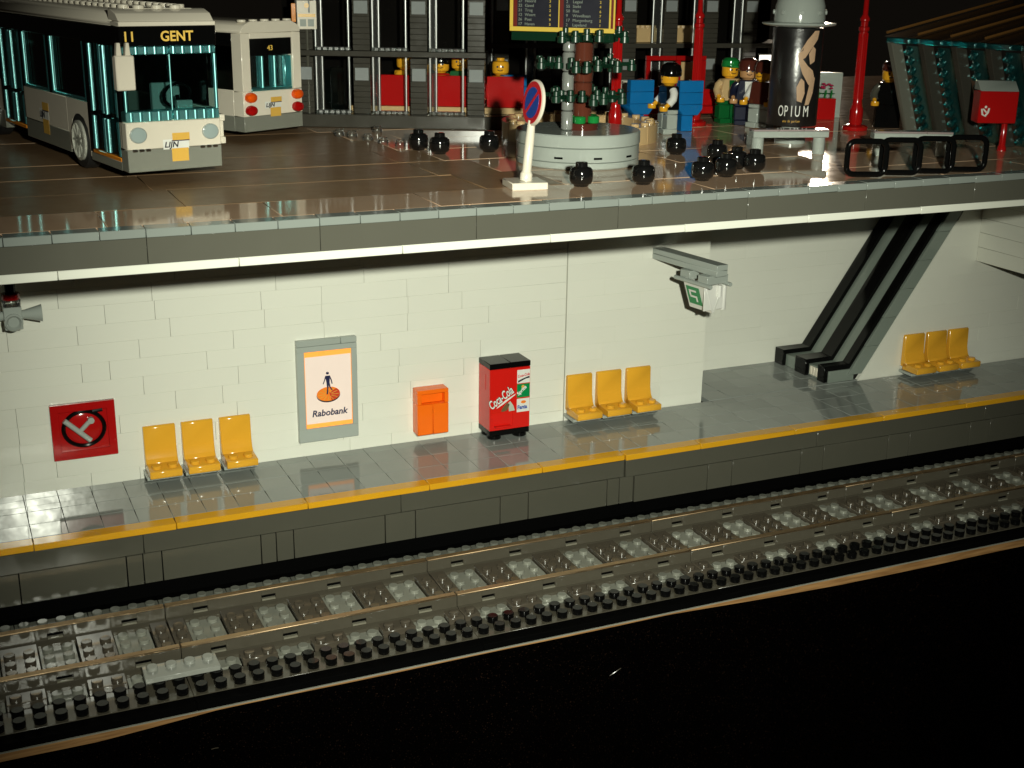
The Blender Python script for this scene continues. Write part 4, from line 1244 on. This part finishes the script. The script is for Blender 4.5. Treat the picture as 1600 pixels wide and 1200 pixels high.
em = MB().tube([(-1.3, -0.83, 3.0), (-1.22, -0.83, 2.6), (-1.0, -0.83, 2.5), (-0.82, -0.83, 2.75), (-0.78, -0.83, 3.05)], 0.07, 6).tube([(-1.2, -0.83, 3.0), (-1.05, -0.83, 2.85), (-0.95, -0.83, 2.75)], 0.06, 6).lathe([(0, -0.01), (0.09, -0.01), (0.09, 0.01), (0, 0.01)], -1.02, -0.83, 3.12, 10, 'Y')
em.build('horn_emblem', PAPER, t)

# ------------------------------------------------------------------ metro shelter at the right
t = thing('metro_shelter', 'glazed metro entrance shelter with slanted grey ribs and brown roof at the right', 'shelter', (57.3, 12.8, ZS))
RD = Vector((0.19, -0.98, 0))
for k in range(5):
    o_ = RD * (2.75 * k)
    rib = MB().prism([(-0.35, 0.004), (0.6, 0.004), (-1.75, 6.6), (-2.7, 6.6)], o_.y - 0.25, o_.y + 0.25, 'Y', 0.03)
    for v in rib.bm.verts:
        v.co.x += o_.x
    rib.build('rib', BUSGREY2 if k == 0 else DGB, t)
    gl = MB().prism([(0.3, 0.02), (0.5, 0.02), (-1.8, 6.4), (-2.0, 6.4)], o_.y - 2.4, o_.y - 0.3, 'Y', 0.02)
    for v in gl.bm.verts:
        v.co.x += o_.x + 0.6
    gl = gl.build('glass_panel', MATS['clear_dark_teal'], t)
    gs = MB()
    for q in range(9):
        z_ = 0.35 + 0.7 * q
        gs.lathe([(0.26, -0.05), (0.26, 0.16), (0.2, 0.2)], o_.x + 0.82 - z_ * 0.36, o_.y - 0.5, z_, 10, 'X', Matrix.Rotation(math.pi, 3, 'Z'))
    gs.build('glass_studs', MATS['clear_dark_teal'], gl)
    MB().box(o_.x - 2.9, o_.x - 1.3, o_.y - 2.2, o_.y + 0.1, 6.61, 7.0, 0.05).build('eave_block', MATS['clear_dark_teal'], t)
    rfb = MB().prism([(-3.2, 7.02), (-1.9, 7.02), (9.0, 9.3), (9.0, 9.7)], o_.y - 2.6, o_.y + 0.1, 'Y', 0.03)
    for v in rfb.bm.verts:
        v.co.x += o_.x
    rfb.build('roof_panel', mat('dark_wood_brown', (0.028, 0.016, 0.008), 0.3, srgb=False), t)
for k in range(4):
    o_ = RD * (2.75 * k)
    MB().tube([(o_.x - 2.9, o_.y + 0.1, 7.3), (o_.x + 8.5, o_.y + 0.1, 9.75)], 0.1, 6).build('roof_batten', mat('amber_wood', (0.16, 0.075, 0.02), 0.3, srgb=False), t)

# ------------------------------------------------------------------ toy figures
def figure(label, loc, rz, torso, arms, legs, hair=None, hat=None, sit=False, skin=SKIN, vest=None, robe=False, group='toy figures in the street'):
    t = thing('toy_figure', label, 'toy figure', loc, rz, group)
    z0 = 0.0
    if sit:
        for sx in (-1, 1):
            MB().box(sx * 0.5 - 0.45, sx * 0.5 + 0.45, -1.5, 0.4, 0.004, 0.7, 0.06).build('leg', legs, t)
        z0 = -1.0
    else:
        if robe:
            MB().prism([(-0.95, 0.004), (0.95, 0.004), (0.9, 1.75), (-0.9, 1.75)], -0.5, 0.5, 'Y', 0.05).build('skirt', legs, t)
        else:
            for sx in (-1, 1):
                MB().box(sx * 0.49 - 0.46, sx * 0.49 + 0.46, -0.42, 0.4, 0.36, 1.42, 0.07).box(sx * 0.49 - 0.46, sx * 0.49 + 0.46, -0.68, 0.4, 0.004, 0.4, 0.05).build('leg', legs, t)
            MB().box(-0.95, 0.95, -0.4, 0.4, 1.43, 1.74, 0.05).build('hips', legs, t)
    tb = MB().prism([(-0.97, 1.75 + z0), (0.97, 1.75 + z0), (0.72, 3.34 + z0), (0.62, 3.4 + z0), (-0.62, 3.4 + z0), (-0.72, 3.34 + z0)], -0.48, 0.48, 'Y', 0.05)
    tb = tb.build('torso', torso, t)
    if vest:
        MB().prism([(-0.2, 2.0 + z0), (0.2, 2.0 + z0), (0.28, 3.3 + z0), (-0.28, 3.3 + z0)], -0.5, -0.488, 'Y').build('shirt_front', vest, tb)
    for sx in (-1, 1):
        ar = MB().tube([(sx * 0.74, 0, 3.12 + z0), (sx * 0.98, 0, 2.9 + z0), (sx * 1.12, -0.12, 2.5 + z0), (sx * 1.12, -0.45, 2.15 + z0)], 0.29, 10).build('arm', arms, t)
        MB().tube([(sx * 1.12, -0.45, 2.15 + z0), (sx * 1.12, -0.68, 1.95 + z0)], 0.16, 8).lathe([(0.3, -0.16), (0.32, 0), (0.3, 0.16)], sx * 1.12, -0.82, 1.86 + z0, 12, 'Z').build('hand', skin, ar)
    hd = MB().lathe([(0.36, 3.42 + z0), (0.42, 3.5 + z0), (0.6, 3.6 + z0), (0.64, 3.8 + z0), (0.64, 4.25 + z0), (0.58, 4.42 + z0), (0.38, 4.5 + z0), (0.3, 4.52 + z0), (0.3, 4.7 + z0), (0.26, 4.72 + z0)], seg=20).build('head', skin, t)
    f = MB()
    for sx in (-1, 1):
        f.lathe([(0, 0), (0.08, 0), (0.08, 0.03), (0, 0.03)], sx * 0.2, -0.635, 4.08 + z0, 8, 'Y')
    f.tube([(-0.2, -0.61, 3.86 + z0), (-0.07, -0.64, 3.8 + z0), (0.07, -0.64, 3.8 + z0), (0.2, -0.61, 3.86 + z0)], 0.03, 5)
    f.build('face', INK, hd)
    if hair:
        MB().lathe([(0.70, 4.05 + z0), (0.78, 4.15 + z0), (0.78, 4.5 + z0), (0.66, 4.85 + z0), (0.35, 5.02 + z0), (0, 5.05 + z0)], 0, 0.1, 0, 18).build('hair', hair, t)
    if hat:
        MB().lathe([(0.70, 4.28 + z0), (0.72, 4.4 + z0), (0.68, 4.75 + z0), (0.45, 4.95 + z0), (0, 5.0 + z0)], 0, 0, 0, 18).prism([(-0.55, -0.4), (0.55, -0.4), (0.5, -1.0), (0.25, -1.2), (-0.25, -1.2), (-0.5, -1.0)], 4.28 + z0, 4.4 + z0, 'Z').build('cap', hat, t)
    return t


figure('toy man with black hair, dark vest and white sleeves, standing by a blue chair', (40.0, 18.7, ZS), R(-98), BLACK, PAPER, LGREY, hair=BLACK)
figure('toy figure in green cap and green trousers with a tan shirt', (48.1, 23.2, ZS), R(-5), TAN, TAN, GREEN, hat=BGREEN, vest=GREEN)
figure('toy figure in dark blue suit next to the green capped figure', (48.7, 21.6, ZS), R(-25), NAVY, NAVY, NAVY, hair=BROWN, vest=PAPER, skin=mat('figure_tan_skin', (0.5, 0.27, 0.12), 0.2, srgb=False))
figure('toy figure with white sleeves partly hidden behind the advertising column', (48.75, 19.6, ZS), R(-70), BROWN, PAPER, LGREY, hair=BROWN)
figure('toy figure in black robe with grey sleeves beside the metro shelter', (58.4, 16.8, ZS), R(-30), BLACK, DGREY, BLACK, hat=BROWN, robe=True)

# ------------------------------------------------------------------ blue chairs
def chair(x, y, rz, w):
    t = thing('blue_chair', 'blue brick chair ' + w, 'chair', (x, y, ZS), rz, 'blue brick chairs')
    MB().box(-0.45, 0.45, -0.45, 0.45, 0.004, 1.2, 0.04).build('leg', BLUE, t)
    MB().prism([(-0.6, 1.21), (0.6, 1.21), (0.95, 1.65), (0.95, 2.0), (-0.95, 2.0), (-0.95, 1.65)], -0.95, 0.95, 'Y', 0.04).build('seat', BLUE, t)
    MB().box(-0.95, 0.95, -0.95, -0.3, 2.01, 2.85, 0.03).build('back_brick', BLUE, t)
    MB().box(-0.95, 0.95, -0.95, -0.3, 2.86, 3.7, 0.03).build('back_brick', BLUE, t)


chair(31.4, 27.6, R(0), 'left of the toy tree near the glass building')
chair(38.7, 21.1, R(-4), 'left of the man in the black vest')
chair(42.0, 19.6, R(-6), 'right of the man in the black vest')

# ------------------------------------------------------------------ bus stop sign
t = thing('bus_stop_sign', 'white and yellow bus stop sign on a dark pole beside the second bus', 'bus stop sign', (16.6, 30.6, ZS), R(-10))
MB().lathe([(0.5, 0.004), (0.5, 0.2), (0.13, 0.3), (0.13, 6.9)], 0, 0.1, 0, 12).build('pole', DGREY, t)
sg = MB().box(-0.7, 0.7, -0.1, 0.05, 6.9, 8.9, 0.03).build('sign_panel', CREAM, t)
MB().box(-0.62, 0.62, -0.115, -0.105, 7.75, 7.98, 0).build('yellow_band', LOGOY, sg)
MB().lathe([(0, -0.115), (0.18, -0.115), (0.18, -0.105), (0, -0.105)], 0, 0, 8.55, 14, 'Y').build('yellow_dot', LOGOY, sg)
for a in (-0.5, 0.06):
    MB().box(a, a + 0.44, -0.115, -0.105, 7.1, 7.6, 0).build('pictogram', LGREY, sg)
MB().box(-1.1, -0.78, -0.1, 0.05, 7.4, 8.7, 0.03).build('side_panel', ORANGE, t)

# clear paving studs
cs = MB().lathe([(0.34, 0), (0.36, 0.04), (0.36, 0.24), (0.3, 0.28), (0.28, 0.28), (0.28, 0.44), (0.24, 0.46)], seg=16).mesh('paving_stud')
cs.materials.append(CLEAR)
for i, (x, y) in enumerate([(16.9, 24.2), (17.5, 23.2), (18.0, 21.2), (18.45, 19.3), (19.1, 17.7), (20.1, 25.5)]):
    tag(link('paving_stud', cs, CLEAR, None, (x, y, ZS)), 'clear round paving stud, ' + ('farthest of the diagonal row', 'second farthest of the diagonal row', 'third farthest of the diagonal row', 'second nearest of the diagonal row', 'nearest of the diagonal row', 'standing alone behind the row')[i], 'paving stud', 'clear paving studs')

# ------------------------------------------------------------------ glass building
A_, B_ = Vector((16.5, 31.2, 0)), Vector((27.9, 25.6, 0))
u = (B_ - A_).normalized()
nrm = Vector((-u.y, u.x, 0))      # away from the camera
ang = math.atan2(u.y, u.x)
bd = thing('glass_building', 'dark grey brick framed building with clear glass bays and red booths inside', 'building', (A_.x, A_.y, ZS), ang)
LEN = (B_ - A_).length
ZF = 1.0
bp_ = [(-3.0, -1.2), (LEN + 0.6, -1.2), (LEN + 1.6, -0.9), (LEN + 2.1, 0.0), (LEN + 4.5, 3.0), (LEN + 4.5, 12.0), (-3.0, 12.0)]
MB().prism(bp_, 0.004, 0.95, 'Z', 0.05).build('plinth', DGB, bd)


def column(parent, x, y, z0, z1):
    n = int(round((z1 - z0) / 0.4))
    c = MB()
    for i in range(n):
        c.box(x - 0.62, x + 0.62, y - 0.5, y + 0.5, z0 + 0.4 * i, z0 + 0.4 * i + 0.395, 0.025)
    return c.build('column', DGB, parent)


def sheen_posts(parent, x, y, z0, z1):
    MB().lathe([(0.1, z0), (0.1, z1)], x, y, 0, 16).build('glass_post', CLEARE, parent)


SL = 5.05
for k in range(4):
    x = 0.1 + k * (LEN - 0.2) / 3
    c = column(bd, x, 0, 0.96, SL)
    MB().box(x - 0.5, x + 0.5, -0.56, -0.51, 2.6 + 0.75, 3.5 + 0.75, 0.02).build('pale_tile', mat('pale_tile', (0.26, 0.28, 0.28), 0.12, srgb=False), c)
    c = column(bd, x, 0, SL + 0.42, SL + 5.2)
    MB().box(x - 0.5, x + 0.5, -0.56, -0.51, SL + 3.0, SL + 3.9, 0.02).build('pale_tile', MATS['pale_tile'], c)
    for (za, zb) in ((1.0, SL - 0.05), (SL + 0.45, SL + 5.1)):
        if k < 3:
            sheen_posts(bd, x + 0.8, -0.3, za, zb)
            sheen_posts(bd, x + 1.25, -0.3, za, zb)
            sheen_posts(bd, x + 3.2, -0.2, za, zb)
            MB().box(x + 0.80, x + 1.25, -0.33, -0.27, za, zb, 0.01).build('pane', CLEAR, bd)
            sl_ = MB()
            for q in range(6):
                sl_.stud(x + 1.0 + 0.42 * q, -0.35, za, 8)
            sl_.build('sill_studs', CLEARE, bd)
MB().box(-3.0, LEN + 0.6, -0.7, 0.8, SL + 0.005, SL + 0.4, 0.03).build('floor_slab', DGB, bd)
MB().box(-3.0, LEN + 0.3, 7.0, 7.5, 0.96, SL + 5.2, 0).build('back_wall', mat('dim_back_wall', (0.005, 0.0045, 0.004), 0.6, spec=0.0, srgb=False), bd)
MB().box(-3.0, LEN + 0.5, 0.9, 6.9, SL + 0.02, SL + 0.35, 0).build('floor_slab', DGB, bd)
MB().box(3.0, LEN + 3.6, 0.9, 6.5, 0.96, 1.4, 0.02).build('tan_floor', TAN, bd)
MB().box(1.6, 2.6, 1.5, 1.7, 0.96, 4.1, 0.02).build('glass_door', TDARK, bd)
# red booths and their guests
def W(lx, ly, lz):
    p = A_ + u * lx + nrm * ly
    return (p.x, p.y, ZS + lz)


for i, (bx, w) in enumerate(((6.1, 'left'), (10.2, 'middle'), (14.3, 'right'))):
    t = thing('red_booth', 'red restaurant booth, %s of three inside the glass building' % w, 'booth', W(bx, 1.3, 1.4), ang, 'red restaurant booths')
    MB().box(-1.0, 1.75, 0, 0.5, 0.004, 2.25, 0.04).build('backrest', RED, t)
    MB().box(-1.0, 1.75, 0.51, 1.2, 0.004, 0.6, 0.04).build('seat', RED, t)
    MB().box(-1.1, -0.75, 0.1, 1.7, 0.61, 1.7, 0.04).build('armrest', RED, t)
gp = 'toy guests in the restaurant'
figure('toy guest with bald yellow head in the left red booth', W(7.0, 3.2, 1.5), ang + R(60), SKIN, SKIN, BLACK, sit=True, group=gp)
figure('toy guest with dark hair at the left end of the middle red booth', W(9.7, 3.2, 1.3), ang, RED, RED, BLACK, hair=BLACK, sit=True, group=gp)
figure('toy guest in red cap and green shirt in the middle red booth', W(11.15, 3.2, 1.5), ang, GREEN, GREEN, BLACK, hat=RED, sit=True, group=gp)
figure('toy guest in the right red booth at the building corner', W(14.2, 3.6, 1.15), ang, RED, RED, BLACK, sit=True, group=gp)

# right wing
C_, D_ = Vector((33.3, 36.8, 0)), Vector((58.5, 32.9, 0))
u2 = (D_ - C_).normalized()
a2 = math.atan2(u2.y, u2.x)
L2 = (D_ - C_).length
b2 = thing('glass_building', 'long rear wing of grey columns and glass behind the street furniture', 'building', (C_.x, C_.y, ZS), a2)
MB().box(-1, L2 + 3, -0.8, 9, 0.004, 0.7, 0.03).build('plinth', DGB, b2)
MB().box(-1, L2 + 3, -0.7, 0.7, SL + 0.005, SL + 0.4, 0.03).build('floor_slab', DGB, b2)
MB().box(-1, L2 + 3, 0.75, 6.5, SL + 0.02, SL + 0.35, 0).build('floor_slab', DGB, b2)
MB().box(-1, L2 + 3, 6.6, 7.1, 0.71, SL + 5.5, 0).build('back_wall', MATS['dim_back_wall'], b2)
for k in range(7):
    x = 1.2 + 3.68 * k
    for (za, zb) in ((0.72, SL), (SL + 0.42, SL + 5.2)):
        c = column(b2, x, 0, za, zb)
        MB().box(x - 0.5, x + 0.5, -0.56, -0.51, za + 2.55, za + 3.45, 0.02).build('pale_tile', MATS['pale_tile'], c)
        sheen_posts(b2, x - 1.55, -0.3, za, zb - 0.02)
        sheen_posts(b2, x - 0.8, -0.3, za, zb - 0.02)
        MB().box(x - 1.55, x - 0.8, -0.33, -0.27, za, zb - 0.02, 0.01).build('pane', CLEAR, b2)
    if k in (3, 4, 5):
        up_ = MB().box(x - 2.6, x - 0.8, 0.6, 1.4, SL + 0.42, SL + 1.6, 0.03)
        for q in range(4):
            up_.stud(x - 2.4 + 0.45 * q, 1.0, SL + 1.6, 8)
        up_.build('tan_parapet', TAN, b2)
MB().box(17.3, 18.6, 1.8, 2.0, 2.7, 3.5, 0.02).build('glare_white', GLARE, b2) if False else None

t = thing('glare_panel', 'small glowing white panel added for a bright reflection behind the dark suited figure', 'window', (57.0, 31.0, ZS + 3.55), a2)  # added piece: its glowing face imitates a bright reflection
MB().box(-0.75, 0.75, 0, 0.2, 0, 1.0, 0.02).build('glare_face', GLARE, t)
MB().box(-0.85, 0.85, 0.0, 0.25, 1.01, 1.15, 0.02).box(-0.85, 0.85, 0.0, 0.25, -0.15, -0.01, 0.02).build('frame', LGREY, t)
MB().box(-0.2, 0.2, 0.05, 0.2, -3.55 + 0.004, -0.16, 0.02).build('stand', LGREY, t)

t = thing('kiosk_frame', 'red doorway frame with tan panel behind the red lamp', 'kiosk', (49.0, 30.9, ZS), R(-12))
MB().box(-1.0, -0.6, 0, 0.4, 0.004, 4.2, 0.03).box(1.2, 1.6, 0, 0.4, 0.004, 4.2, 0.03).box(-1.0, 1.6, -0.01, 0.41, 4.21, 4.6, 0.03).build('frame', RED, t)
MB().box(-0.55, 1.15, 0.1, 0.3, 1.2, 4.1, 0.02).build('panel', TAN, t)
MB().box(-3.6, -3.2, 0, 0.4, 0.004, 4.2, 0.03).box(-3.6, -1.01, 0, 0.4, 4.215, 4.6, 0.03).build('frame', RED, t)
t = thing('red_sofa', 'long low red curved sofa behind the blue chairs', 'sofa', (47.0, 27.6, ZS), R(-15))
MB().prism([(-4.5, 0.5), (4.5, 0.5), (4.5, 1.6), (2.0, 2.2), (-1.0, 2.5), (-4.5, 2.2)], 0.0, 0.8, 'Y', 0.05).build('backrest', RED, t)
MB().box(-4.3, 4.3, -1.2, 0.0, 0.4, 1.0, 0.06).build('seat', RED, t)
for sx in (-1, 1):
    MB().lathe([(0.5, 0.004), (0.5, 0.38)], sx * 3.6, -0.3, 0, 12).build('foot', RED, t)
t = thing('cake_stand', 'white studded brick stack between the tree and the left blue chair', 'stand', (40.9, 26.8, ZS), R(-20))
c = MB().box(-1.3, 1.3, -0.9, 0.9, 0.004, 1.7, 0.03)
c.build('base_block', CREAM, t)
c = MB().box(-1.0, 1.0, -0.8, 0.8, 1.71, 2.9, 0.03)
for i in range(3):
    for j in range(2):
        c.stud(-0.7 + 0.7 * i, -0.4 + 0.8 * j, 2.9)
c.build('upper_block', CREAM, t)
MB().lathe([(0.3, 2.92), (0.3, 3.25), (0, 3.35)], 1.1, -0.6, 0, 10).build('red_topping', TRED, t)

t = thing('flower_box', 'grey planter box with pink flowers near the right street lamp', 'flower box', (56.3, 23.5, ZS), R(-25))
MB().box(-1.8, 1.8, -0.6, 0.6, 0.004, 1.7, 0.03).build('box', RED, t)
MB().box(-2.6, 2.6, 1.2, 1.6, 0.004, 3.6, 0.03).build('back_panel', LGREY, t)
for k in range(7):
    x = -1.5 + 0.5 * k
    f = MB().tube([(x, 0, 1.7), (x + rnd.uniform(-.2, .2), 0, 2.3)], 0.06, 5).lathe([(0.25, -0.03), (0.3, 0.03), (0, 0.08)], x, -0.1, 2.05, 8).build('stem', BGREEN, t)
    for q in range(3):
        MB().lathe([(0.1, -0.06), (0.17, 0), (0.1, 0.08)], x + rnd.uniform(-.25, .25), rnd.uniform(-.3, .2), 2.4 + rnd.uniform(0, .4), 8).build('petal', PINK, f)
